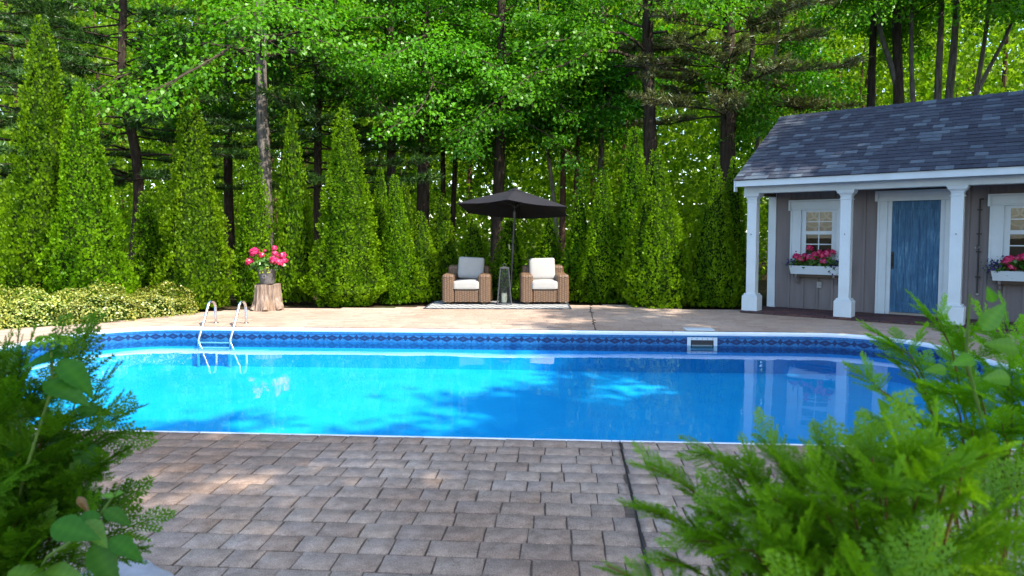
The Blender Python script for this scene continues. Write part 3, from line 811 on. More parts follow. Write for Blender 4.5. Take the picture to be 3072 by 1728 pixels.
# window boxes
for ci, cx in enumerate(win_c):
    wbx = empty('window_box', hp(cx, WT - .0285, 0), R(-38.94))
    tag(wbx, ('white wooden window box under the window left of the blue door', 'white wooden window box under the window at the right picture edge')[ci], 'window box')
    q = MB(); L = .44
    q.add([(-L + .025, -.20, .69), (L - .025, -.20, .69), (L, -.235, .845), (-L, -.235, .845), (-L + .025, -.018, .69), (L - .025, -.018, .69), (L, -.018, .845), (-L, -.018, .845)], [(0, 1, 2, 3), (5, 4, 7, 6), (0, 3, 7, 4), (1, 5, 6, 2), (0, 4, 5, 1)])
    bx = q.build('trough', M['white'], wbx)
    MB().box(-L + .02, L - .02, -.21, -.03, .80, .825).build('earth', M['soil'], wbx)
    MB().box(-L + .06, L - .06, -.17, -.02, .635, .688).build('shelf', M['timber'], wbx)
    for x in (-.33, .33):
        q = MB().box(x - .02, x + .02, -.19, -.02, .63, .6345 + .054, bev=.003)
        q.tube([(x, -.10, .63), (x, -.075, .55), (x, -.045, .52)], .012, 6); q.box(x - .018, x + .018, -.018, .0, .50, .63); q.build('bracket', M['wall'], wbx)
    rs = random.Random(60 + ci)
    fl = [(-.33, -.13, 1.0, 1.25), (-.25, -.16, .955, 1.2), (-.20, -.08, 1.02, 1.0), (-.10, -.15, .985, 1.2), (-.13, -.05, 1.17, 1.0), (-.02, -.10, 1.05, 1.05), (.06, -.08, 1.09, .9), (.12, -.12, 1.04, 1.0), (.20, -.12, 1.08, 1.3), (.28, -.1, 1.10, .9), (.16, -.20, .93, 1.05), (.0, -.15, 1.0, .95)]
    if ci: fl = [(-.22, -.13, 1.02, 1.25), (-.26, -.15, .97, 1.1), (-.18, -.19, .90, 1.0), (-.02, -.12, 1.06, 1.2), (.05, -.1, 1.1, 1.1), (.16, -.14, 1.04, 1.2), (.28, -.12, 1.0, 1.1), (-.10, -.10, 1.04, 1.0)]
    geranium('geranium_plant', hp(cx, WT - .0285, .0), R(-38.94), ('pink geraniums and purple trailing flowers in the left window box', 'pink geraniums and purple trailing flowers in the right window box')[ci],
             fl, (-.42, .42, -.23, -.04, .82, 1.02), 260, 70 + ci, 'window box flowers', purple=((-.43, -.18, .90, .09, 40), (.38, -.2, .86, .13, 90)) if ci == 0 else ((-.42, -.18, .90, .12, 60), (.40, -.2, .86, .1, 40)))

# stump, pot and its plant
st = empty('tree_stump', (-4.63, 12.86, 0)); tag(st, 'weathered grey tree stump standing on the deck beneath a flower pot', 'stump')
nA, nZ = 64, 18; V = []; F = []
rs = np.random.RandomState(8)
for j in range(nZ + 1):
    z = .485 * j / nZ; tz = j / nZ
    for k in range(nA):
        a = 2 * math.pi * k / nA
        rr = .222 + .05 * (1 - tz) ** 2.2
        lobes = .045 * max(0, math.cos(5 * a + .6)) ** 2 * (1 - tz) ** 1.6 + .03 * math.sin(3 * a + 1) * (1 - .4 * tz)
        crack = -.03 * math.exp(-((math.sin((a + 1.25) / 2)) / .035) ** 2) - .02 * math.exp(-((math.sin((a + 2.2) / 2)) / .03) ** 2)
        flute = .008 * math.sin(19 * a + 3 * tz) + .006 * math.sin(31 * a - 2 * tz)
        r_ = rr + lobes + crack + flute
        if k in (59, 60, 61, 62) : r_ += .05 * math.exp(-((tz - .22) / .16) ** 2)
        V.append((r_ * math.cos(a), r_ * math.sin(a), max(0, z + (.012 * math.sin(3 * a) if j == nZ else 0))))
for j in range(nZ):
    for k in range(nA): F.append((j * nA + k, j * nA + (k + 1) % nA, (j + 1) * nA + (k + 1) % nA, (j + 1) * nA + k))
mb = MB(); mb.add(V, F); mb.add([V[nZ * nA + k] for k in range(nA)] + [(0, 0, .482)], [(k, (k + 1) % nA, nA) for k in range(nA)])
mb.build('wood', M['stump'], st, True)
for k, (a, r_, h) in enumerate(((-2.3, .255, .09), (-1.35, .262, .13), (-.45, .27, .10))):
    MB().tube([(r_ * .8 * math.cos(a), r_ * .8 * math.sin(a), h * 1.6), (r_ * 1.02 * math.cos(a), r_ * 1.02 * math.sin(a), h * .6), (r_ * 1.16 * math.cos(a), r_ * 1.16 * math.sin(a), .01)], [.03, .05, .055], 9).build('root', M['stump'], st, True)
pot = empty('flower_pot', (-4.62, 12.86, .492)); tag(pot, 'dark grey glazed flower pot on the tree stump', 'pot')
q = MB().lathe([(.105, 0), (.126, .008), (.135, .05), (.150, .13), (.163, .21), (.172, .262), (.180, .268), (.182, .284), (.170, .286), (.160, .26)], 32); q.build('body', M['pot'], pot, True)
q = MB()
for k in range(7):
    a = 2 * math.pi * k / 7; q.lathe([(.002, 0), (.014, .003), (.018, .008), (.010, .013), (.002, .015)], 8, Matrix.Translation((.03 * math.cos(a), -.158, .145 + .03 * math.sin(a))) @ Matrix.Rotation(math.pi / 2, 4, 'X'))
q.build('relief', M['pot'], pot, True)
MB().lathe([(.158, .235), (.159, .25)], 24).build('earth', M['soil'], pot)
geranium('geranium_plant', (-4.62, 12.86, .492), 0, 'pink geranium with lime leaves growing in the grey pot on the stump',
         [(-.20, -.08, .60, 1.5), (-.30, -.05, .42, 1.2), (-.11, .03, .54, .9), (-.36, .02, .40, .8), (.155, -.02, .665, .95), (.185, -.08, .565, 1.0), (.31, -.02, .525, 1.25), (.165, -.12, .45, 1.3), (.27, -.12, .40, 1.4), (.34, -.05, .43, 1.1), (-.06, .06, .62, .5)],
         (-.27, .27, -.2, .2, .25, .47), 240, 90, lime=40)

# ------------------------------------------------------------------ rug, chairs, lantern, umbrella
rug = MB().box(-1.42, 1.42, -.82, .82, 0, .010, bev=.003).build('rug', M['rug'], None, loc=(-.26, 13.77, .006), rot=(0, 0, R(-1.5)))
tag(rug, 'dark and pale geometric patterned outdoor rug under the two armchairs', 'rug')

def woven_block(x0, x1, y0, y1, z0, z1, r=.05, stake=.052, strand=.021):
    """upright block of basket weave: rounded plan, rounded top, strands bulging between the stakes"""
    per = []
    def arc(cx, cy, a0):
        for k in range(7): a = a0 + math.pi / 2 * k / 6; per.append((cx, cy, math.cos(a), math.sin(a), r))
    for (cx, cy, a0) in ((x1 - r, y1 - r, 0), (x0 + r, y1 - r, math.pi / 2), (x0 + r, y0 + r, math.pi), (x1 - r, y0 + r, 1.5 * math.pi)): arc(cx, cy, a0)
    P = [(cx + r_ * nx, cy + r_ * ny, nx, ny) for cx, cy, nx, ny, r_ in per]; out = []; L = 0
    for i, a in enumerate(P):
        b = P[(i + 1) % len(P)]; l = math.hypot(b[0] - a[0], b[1] - a[1]); m_ = max(1, int(l / .011))
        for k in range(m_):
            f = k / m_; out.append((a[0] + (b[0] - a[0]) * f, a[1] + (b[1] - a[1]) * f, a[2] + (b[2] - a[2]) * f, a[3] + (b[3] - a[3]) * f, L + l * f))
        L += l
    ns = max(2, 2 * round(L / stake / 2)); sk_ = L / ns
    rows = []; z = z0
    while z < z1 - r: rows.append((z, 0)); z += strand / 2
    for k in range(0, 8): a = math.pi / 2 * k / 7; rows.append((z1 - r + r * math.sin(a), r * (1 - math.cos(a))))
    ins = r; mx = min(x1 - x0, y1 - y0) / 2
    while ins < mx - .012: ins += .012; rows.append((z1 + .004, min(ins, mx - .002)))
    V = []; T = []; nP = len(out)
    for j, (z, ins) in enumerate(rows):
        ph = j % 2; row = j // 2
        for (x, y, nx, ny, l) in out:
            wv = abs(math.cos(math.pi * l / sk_)) * 1.0 - .5 + .45 * math.cos(math.pi * l / sk_ + math.pi * row); d = .006 * wv if ph == 0 else .006 * wv - .003
            ix = x - nx * ins; iy = y - ny * ins
            cx_, cy_ = (x0 + x1) / 2, (y0 + y1) / 2
            if ins > r:
                sx = max(0, 1 - ins / ((x1 - x0) / 2)); sy = max(0, 1 - ins / ((y1 - y0) / 2))
                ix = cx_ + (x - cx_) * (1 - ins / ((x1 - x0) / 2)) if (x1 - x0) <= (y1 - y0) else (x - math.copysign(min(abs(x - cx_), ins), x - cx_))
                iy = cy_ + (y - cy_) * (1 - ins / ((y1 - y0) / 2)) if (y1 - y0) < (x1 - x0) else (y - math.copysign(min(abs(y - cy_), ins), y - cy_))
            top = min(1, ins / r) if r else 0
            V.append((ix + nx * d * (1 - top), iy + ny * d * (1 - top), z + d * top))
            T.append(max(0, min(1, .5 + .55 * wv)) if ph == 0 else max(0, min(1, .22 + .25 * wv)))
    F = []
    for j in range(len(rows) - 1):
        a = np.arange(nP); b = (a + 1) % nP; F.append(np.stack([j * nP + a, j * nP + b, (j + 1) * nP + b, (j + 1) * nP + a], 1))
    lastring = [(len(rows) - 1) * nP + k for k in range(nP)]
    V.append(((x0 + x1) / 2, (y0 + y1) / 2, rows[-1][0])); T.append(.5)
    F = np.concatenate(F); F3 = np.array([(lastring[k], lastring[(k + 1) % nP], len(V) - 1) for k in range(nP)])
    return mesh_np('weave', V, [F, F3], M['wicker'], T, True)
def cushion(w_, d_, h_, r=.045, puff=.03, n=14, name='cushion', seed=0):
    """rounded, slightly crowned cushion standing on z = 0"""
    V = []; F = []
    def face(fx):
        b = len(V)
        for i in range(n + 1):
            for j in range(n + 1):
                a, c = -1 + 2 * i / n, -1 + 2 * j / n; p = fx(a, c)
                hx, hy, hz = w_ / 2, d_ / 2, h_ / 2
                q = Vector((p[0] * hx, p[1] * hy, p[2] * hz)); e = Vector((max(-hx + r, min(hx - r, q.x)), max(-hy + r, min(hy - r, q.y)), max(-hz + r, min(hz - r, q.z))))
                dv = q - e; q = e + (dv.normalized() * r if dv.length > 1e-6 else dv)
                # crown the two large faces
                big = 2 if h_ < d_ else 1
                if big == 2: k = (1 - (q.x / hx) ** 2) * (1 - (q.y / hy) ** 2); q.z += math.copysign(puff * k, q.z) * (abs(q.z) / hz) + .004 * math.sin(9 * q.x + seed) * k
                else: k = (1 - (q.x / hx) ** 2) * (1 - (q.z / hz) ** 2); q.y += math.copysign(puff * k, q.y) * (abs(q.y) / hy) + .006 * math.sin(7 * q.x + 5 * q.z + seed) * k
                V.append((q.x, q.y, q.z + hz))
        for i in range(n):
            for j in range(n): a = b + i * (n + 1) + j; F.append((a, a + 1, a + n + 2, a + n + 1))
    for s_ in (-1, 1):
        face(lambda a, c: (a, c, s_)); face(lambda a, c: (a, s_, c)); face(lambda a, c: (s_, a, c))
    mb = MB(); mb.add(V, F); bm = bmesh.new(); me = mb.mesh(name, M['cushion'], True); bm.from_mesh(me); bmesh.ops.remove_doubles(bm, verts=bm.verts, dist=.0005); bmesh.ops.recalc_face_normals(bm, faces=bm.faces); bm.to_mesh(me); bm.free()
    for p in me.polygons: p.use_smooth = True
    return me
def piping(w_, d_, h_):
    mb = MB()
    for z in (.02, h_ - .02):
        x, y = w_ / 2 - .006, d_ / 2 - .006; c = .03; pts = []
        for sx, sy in ((1, 1), (-1, 1), (-1, -1), (1, -1)):
            a = [(sx * x, sy * (y - c), z), (sx * (x - c * .3), sy * (y - c * .3), z), (sx * (x - c), sy * y, z)]
            pts += a if sx * sy > 0 else a[::-1]
        pts.append(pts[0]); mb.tube(pts, .006, 6, False)
    return mb
arm_me = woven_block(-.125, .125, 0, .86, .05, .605, .06)
front_me = woven_block(-.245, .245, .02, .12, .05, .30, .035)
back_me = woven_block(-.44, .44, .70, .90, .05, .755, .06)
seat_me = cushion(.53, .62, .165, .04, .022, name='seat_cushion')
bcs = [cushion(.54, .19, .46, .045, .035, name='back_cushion', seed=s_) for s_ in (0, 2)]
foot_me = MB().box(-.045, .045, -.045, .045, 0, .052, bev=.004).mesh('leg', M['timber'])
for ci, (X, lab) in enumerate(((-.925, 'rattan armchair left of the lantern, its back cushion tilted in shade'), (.662, 'rattan armchair right of the lantern, its pale back cushion in sun'))):
    ch = empty('armchair', (X, 13.70, .017), R(-1.0 if ci == 0 else 1.0)); tag(ch, lab, 'armchair', 'armchairs on the rug')
    for sx in (-1, 1): link('arm', arm_me, ch, (sx * .365, 0, 0))
    link('front_panel', front_me, ch); link('back_panel', back_me, ch)
    MB().box(-.25, .25, .12, .71, .22, .30).build('seat_base', M['timber'], ch)
    for sx in (-1, 1):
        for y in (.09, .78): link('leg', foot_me, ch, (sx * .36, y, 0))
    so = link('seat_cushion', seat_me, ch, ((0, .30, .302)))
    o = piping(.53, .62, .165).build('piping', M['cushion'], so, True)
    bo = link('back_cushion', bcs[ci], ch, (.045 if ci == 0 else -.015, .58, .475 if ci == 0 else .455), (R(-14), R(3.0 if ci == 0 else -1.5), 0))

ln = empty('lantern', (-.155, 13.80, .017)); tag(ln, 'tall tapered grey metal and glass lantern with a candle between the armchairs', 'lantern')
b0, b1, zt = .14, .082, .72
def lan_pt(sx, sy, f): h_ = b0 + (b1 - b0) * f; return Vector((sx * h_, sy * h_, .03 + (zt - .03) * f))
MB().box(-.15, .15, -.15, .15, 0, .03, bev=.004).build('base', M['darkmetal'], ln)
for sx in (-1, 1):
    for sy in (-1, 1): MB().tube([lan_pt(sx, sy, 0), lan_pt(sx, sy, 1)], .012, 4).build('corner_bar', M['darkmetal'], ln)
q = MB().box(-.095, .095, -.095, .095, zt, zt + .02, bev=.004); q.add([(-.09, -.09, zt + .02), (.09, -.09, zt + .02), (.09, .09, zt + .02), (-.09, .09, zt + .02), (0, 0, zt + .045)], [(0, 1, 4), (1, 2, 4), (2, 3, 4), (3, 0, 4)]); q.build('roof', M['darkmetal'], ln)
MB().tube([(.03 * math.cos(2 * math.pi * k / 14), 0, zt + .07 + .03 * math.sin(2 * math.pi * k / 14)) for k in range(15)], .004, 6).build('ring', M['darkmetal'], ln, True)
for sx, sy in ((1, 0), (-1, 0), (0, 1), (0, -1)):
    e = .94
    if sx: q4 = [(sx, -1), (sx, 1)]
    else: q4 = [(-1, sy), (1, sy)]
    a, b = lan_pt(*q4[0], .01), lan_pt(*q4[1], .01); c, d = lan_pt(*q4[1], .99), lan_pt(*q4[0], .99)
    MB().add([a, b, c, d], [(0, 1, 2, 3)]).build('pane', M['lantern_glass'], ln)
MB().lathe([(.052, .031), (.056, .035), (.056, .22), (.045, .225), (.012, .216)], 18).build('candle', M['wax'], ln, True)
MB().tube([(0, 0, .216), (.002, 0, .236)], .0025, 5).build('wick', M['iron'], ln)
MB().lathe([(.085, .031), (.085, .33), (.082, .33), (.082, .035)], 20).build('hurricane_glass', M['lantern_glass'], ln, True)

um = empty('patio_umbrella', (-.035, 14.15, 0)); tag(um, 'open black patio umbrella tilted over the two armchairs', 'umbrella')
MB().lathe([(.24, 0), (.24, .05), (.20, .07), (.05, .085), (.035, .10), (.035, .34), (.026, .345)], 24).build('base', M['pole'], um, True)
top = Vector((.085, 0, 1.82))
MB().tube([(0, 0, .08), tuple(top)], .0215, 12).build('pole', M['pole'], um, True)
f = .53; pc = top * (1.12 / 1.82)
MB().tube([tuple(pc + Vector((-.0, 0, -.09))), tuple(pc + Vector((.004, 0, .09)))], .034, 12).build('crank_housing', M['pole'], um, True)
MB().tube([tuple(pc + Vector((-.03, -.01, .0))), tuple(pc + Vector((-.075, -.02, 0))), tuple(pc + Vector((-.075, -.02, .10))), tuple(pc + Vector((-.10, -.02, .10)))], .007, 8).build('crank_handle', M['steel'], um, True)
MB().tube([tuple(top + Vector((0, 0, -.04))), tuple(top + Vector((.002, 0, .08)))], .029, 12).build('tilt_joint', M['darkmetal'], um, True)
tilt = Matrix.Translation(top) @ Euler((R(6.5), 0, 0)).to_matrix().to_4x4() @ Matrix.Rotation(R(2.8), 4, 'Y') if False else Matrix.Translation(top) @ Matrix.Rotation(R(-6.5), 4, 'X') @ Matrix.Rotation(R(2.8), 4, 'Y')
Rr, rimz, apz = 1.27, .115, .535
MB().tube([tilt @ Vector((0, 0, .0)), tilt @ Vector((0, 0, apz))], .0195, 10).build('upper_pole', M['pole'], um, True)
cor = [(Rr * math.cos(R(203.5 + 60 * k)), Rr * math.sin(R(203.5 + 60 * k))) for k in range(6)]
V = []; F = []; nR, nS = 12, 10
def canopy_pt(k, a, f):
    x0, y0 = cor[k]; x1, y1 = cor[(k + 1) % 6]; x, y = (x0 + (x1 - x0) * a) * f, (y0 + (y1 - y0) * a) * f
    sag = -.05 * math.sin(math.pi * a) * f * (1 - .1 * f); z = apz + (rimz - apz) * (f ** 1.08) + sag * .55
    ed = 1 - .045 * math.sin(math.pi * a) * f
    return tilt @ Vector((x * ed, y * ed, z))
for k in range(6):
    b = len(V)
    for i in range(nR + 1):
        f = .085 + .915 * i / nR
        for j in range(nS + 1): V.append(canopy_pt(k, j / nS, f))
    for i in range(nR):
        for j in range(nS): a = b + i * (nS + 1) + j; F.append((a, a + 1, a + nS + 2, a + nS + 1))
can = MB().add(V, F).build('canopy', M['canopy'], um, False)
md = can.modifiers.new('thickness', 'SOLIDIFY'); md.thickness = .004
q = MB()
for k in range(6):
    V = []; 
    for f, dz in ((.0, .035), (.07, .028), (.15, .008)):
        for j in range(5):
            p = canopy_pt(k, j / 4, f); V.append(p + Vector((0, 0, dz)))
    q.add(V, [(i * 5 + j, i * 5 + j + 1, (i + 1) * 5 + j + 1, (i + 1) * 5 + j) for i in range(2) for j in range(4)])
q.build('vent_cap', M['canopy'], can)
MB().lathe([(.03, apz + .03), (.035, apz + .045), (.02, apz + .065), (.004, apz + .075)], 12, tilt).build('finial', M['pole'], um, True)
for k in range(6):
    rb = MB().tube([canopy_pt(k, 0, f) + Vector((0, 0, -.016)) for f in (.03, .35, .7, .995)], .007, 6).build('rib', M['pole'], um)
    MB().tube([tilt @ Vector((cor[k][0] * .03, cor[k][1] * .03, .20)), canopy_pt(k, 0, .48) + Vector((0, 0, -.02))], .005, 6).build('strut', M['pole'], rb)
MB().lathe([(.04, .17), (.045, .18), (.045, .22), (.04, .23)], 12, tilt).build('runner', M['pole'], um, True)

# ------------------------------------------------------------------ leaves and trees
def blades(Cn, D, Nn, L, W, tint):
    """folded rhombic blades: centres, tip directions, normals"""
    D = unit(D); S = unit(np.cross(D, Nn)); Nn = np.cross(S, D)
    L = np.broadcast_to(np.asarray(L, float).reshape(-1, 1), (len(Cn), 1)); W = np.broadcast_to(np.asarray(W, float).reshape(-1, 1), (len(Cn), 1))
    a = Cn - D * L * .5; c = Cn + D * L * .5 - Nn * L * .12
    b = Cn - D * L * .06 + S * W * .5 + Nn * W * .16; d = Cn - D * L * .06 - S * W * .5 + Nn * W * .16
    V = np.stack([a, b, c, d], 1).reshape(-1, 3); n_ = len(Cn)
    F = np.arange(4 * n_).reshape(-1, 4)
    return V, F, np.repeat(tint, 4)

def maple_crown(seed, H, h0, Rc, nl=28, leaf=.082, low=1.0, per=27):
    rs = np.random.RandomState(seed); mb = MB(); Cn = []; Dn = []; cl = []
    for i in range(nl):
        tt = (i + rs.rand() * .8) / nl; z = h0 + (H - h0) * tt ** 1.9 * .97
        az = i * 2.4 + rs.rand() * .9
        Ln = Rc * (1.0 - .75 * tt ** 1.4) * rs.uniform(.72, 1.08) * (low if tt < .25 else 1)
        rise = rs.uniform(.05, .35) + .6 * tt
        pts = []
        for k in range(7):
            f = k / 6; a2 = az + .25 * math.sin(f * 3 + i)
            pts.append(np.array([math.cos(a2) * Ln * f, math.sin(a2) * Ln * f, z + Ln * (rise * f - (.28 + .25 * (1 - tt)) * f * f * 1.2)]) + rs.randn(3) * .04 * (k > 0))
        r0 = .012 + .011 * Ln
        mb.tube([tuple(p) for p in pts], [r0 * (1 - .85 * k / 6) for k in range(7)], 5, False)
        nsb = int(5 + Ln * 2.3)
        for s_ in range(nsb):
            f = rs.uniform(.36, 1.0); k = min(5, int(f * 6)); p = pts[k] + (pts[k + 1] - pts[k]) * (f * 6 - k)
            dr = unit(pts[k + 1] - pts[k]); side = np.array([-dr[1], dr[0], 0]) * rs.choice([-1, 1])
            d2 = unit(dr * rs.uniform(.3, 1) + side * rs.uniform(.4, 1.1) + np.array([0, 0, rs.uniform(-.35, .25)]))
            L2 = rs.uniform(.35, .95) * (.55 + .2 * Ln); e = p + d2 * L2 + np.array([0, 0, -.12 * L2])
            mb.tube([tuple(p), tuple((p + e) / 2 + np.array([0, 0, .05])), tuple(e)], [.010, .007, .003], 3, False)
            for q in range(3):
                c = p + (e - p) * (.45 + .3 * q) + rs.randn(3) * .08
                m_ = int(per * rs.uniform(.6, 1.3))
                off = rs.randn(m_, 3) * np.array([.23, .23, .085]) * (.7 + .1 * Ln)
                Cn.append(c + off); Dn.append(unit(d2 * .7 + off * 2.2 + np.array([0, 0, -.45])) + rs.randn(m_, 3) * .35); cl.append(np.full(m_, rs.rand()))
    Cn = np.concatenate(Cn); Dn = np.concatenate(Dn); cl = np.concatenate(cl); n_ = len(Cn)
    Nn = np.array([0, 0, 1.0]) + rs.randn(n_, 3) * .55
    sz = leaf * rs.uniform(.7, 1.3, n_)
    V, F, T = blades(Cn, Dn, Nn, sz, sz * rs.uniform(.75, 1.0, n_), np.clip(cl * .6 + rs.rand(n_) * .5, 0, 1))
    return (V, F, T), mb
def crown_meshes(seed, mat, **kw):
    (V, F, T), mb = maple_crown(seed, **kw)
    return mesh_np('crown', V, F, M[mat], T), mb.mesh('limbs', M['twig'])

def pine_crown(seed, H, h0, Rc, mat, step=.55):
    rs = np.random.RandomState(seed); mb = MB(); V = []; T = []; z = h0
    while z < H:
        tt = (z - h0) / (H - h0); nb = rs.randint(4, 6); a0 = rs.rand() * 6
        for b in range(nb):
            az = a0 + b * 6.283 / nb + rs.randn() * .2; Ln = Rc * (1 - .8 * tt) * rs.uniform(.65, 1.1); dr = np.array([math.cos(az), math.sin(az), 0])
            zz = z + rs.randn() * .12; pts = [np.array([0, 0, zz]) + dr * Ln * f + np.array([0, 0, Ln * (.06 * f - .16 * f * f + .10 * f ** 4)]) + rs.randn(3) * .03 for f in np.linspace(0, 1, 6)]
            mb.tube([tuple(p) for p in pts], [.026 * (1 - .8 * k / 5) * (.5 + Ln * .2) for k in range(6)], 4, False)
            for s_ in range(int(13 * Ln)):
                f = rs.uniform(.3, 1); k = min(4, int(f * 5)); p = pts[k] + (pts[k + 1] - pts[k]) * (f * 5 - k); side = np.array([-dr[1], dr[0], 0]) * rs.choice([-1, 1])
                d2 = unit(dr * .8 + side * rs.uniform(.2, 1) + np.array([0, 0, rs.uniform(0, .3)])); L2 = rs.uniform(.2, .55); e = p + d2 * L2
                mb.tube([tuple(p), tuple(e)], [.006, .003], 3, False)
                for q in range(4):
                    c = p + (e - p) * (.35 + .65 * q / 3); m_ = 12
                    nd = unit(d2 * .9 + rs.randn(m_, 3) * .75 + np.array([0, 0, .25])) * rs.uniform(.10, .19, (m_, 1)); sd = unit(np.cross(nd, rs.randn(m_, 3))) * .009
                    tri = np.stack([c - sd, c + sd, c + nd], 1).reshape(-1, 3); V.append(tri); T.append(np.full(len(tri), rs.rand() * .6 + .2))
        z += step * rs.uniform(.8, 1.2)
    V = np.concatenate(V); T = np.concatenate(T)
    return mesh_np('crown', V, np.arange(len(V)).reshape(-1, 3), M[mat], T), mb.mesh('limbs', M['bark_dark'])

def trunk_mesh(path, r0, mat, seed, flare=1.35):
    """tapered, slightly lumpy trunk along a polyline of (x, y, z)"""
    rs = np.random.RandomState(seed); P = [np.array(p, float) for p in path]; pts = [P[0]]
    for a, b in zip(P[:-1], P[1:]):
        m_ = max(2, int(np.linalg.norm(b - a) / .45))
        for k in range(1, m_ + 1): pts.append(a + (b - a) * k / m_)
    pts = np.array(pts); 
    for _ in range(2): pts[1:-1] = pts[1:-1] * .5 + (pts[:-2] + pts[2:]) * .25
    n_ = 14; V = []; zt = pts[-1][2]
    ph = rs.rand(4) * 6
    for i, p in enumerate(pts):
        f = max(0, p[2]) / zt; r_ = r0 * (1.08 - .62 * f) * (1 + (flare - 1) * math.exp(-max(0, p[2]) / .35))
        for k in range(n_):
            a = 2 * math.pi * k / n_
            rr = r_ * (1 + .05 * math.sin(3 * a + ph[0] + p[2] * .8) + .04 * math.sin(5 * a + ph[1] - p[2] * 1.3) + .025 * rs.randn())
            V.append((p[0] + rr * math.cos(a), p[1] + rr * math.sin(a), p[2]))
    F = [(i * n_ + k, i * n_ + (k + 1) % n_, (i + 1) * n_ + (k + 1) % n_, (i + 1) * n_ + k) for i in range(len(pts) - 1) for k in range(n_)]
    F.append(tuple((len(pts) - 1) * n_ + k for k in range(n_)))
    return MB().add(V, F).mesh('trunk', M[mat], True), pts

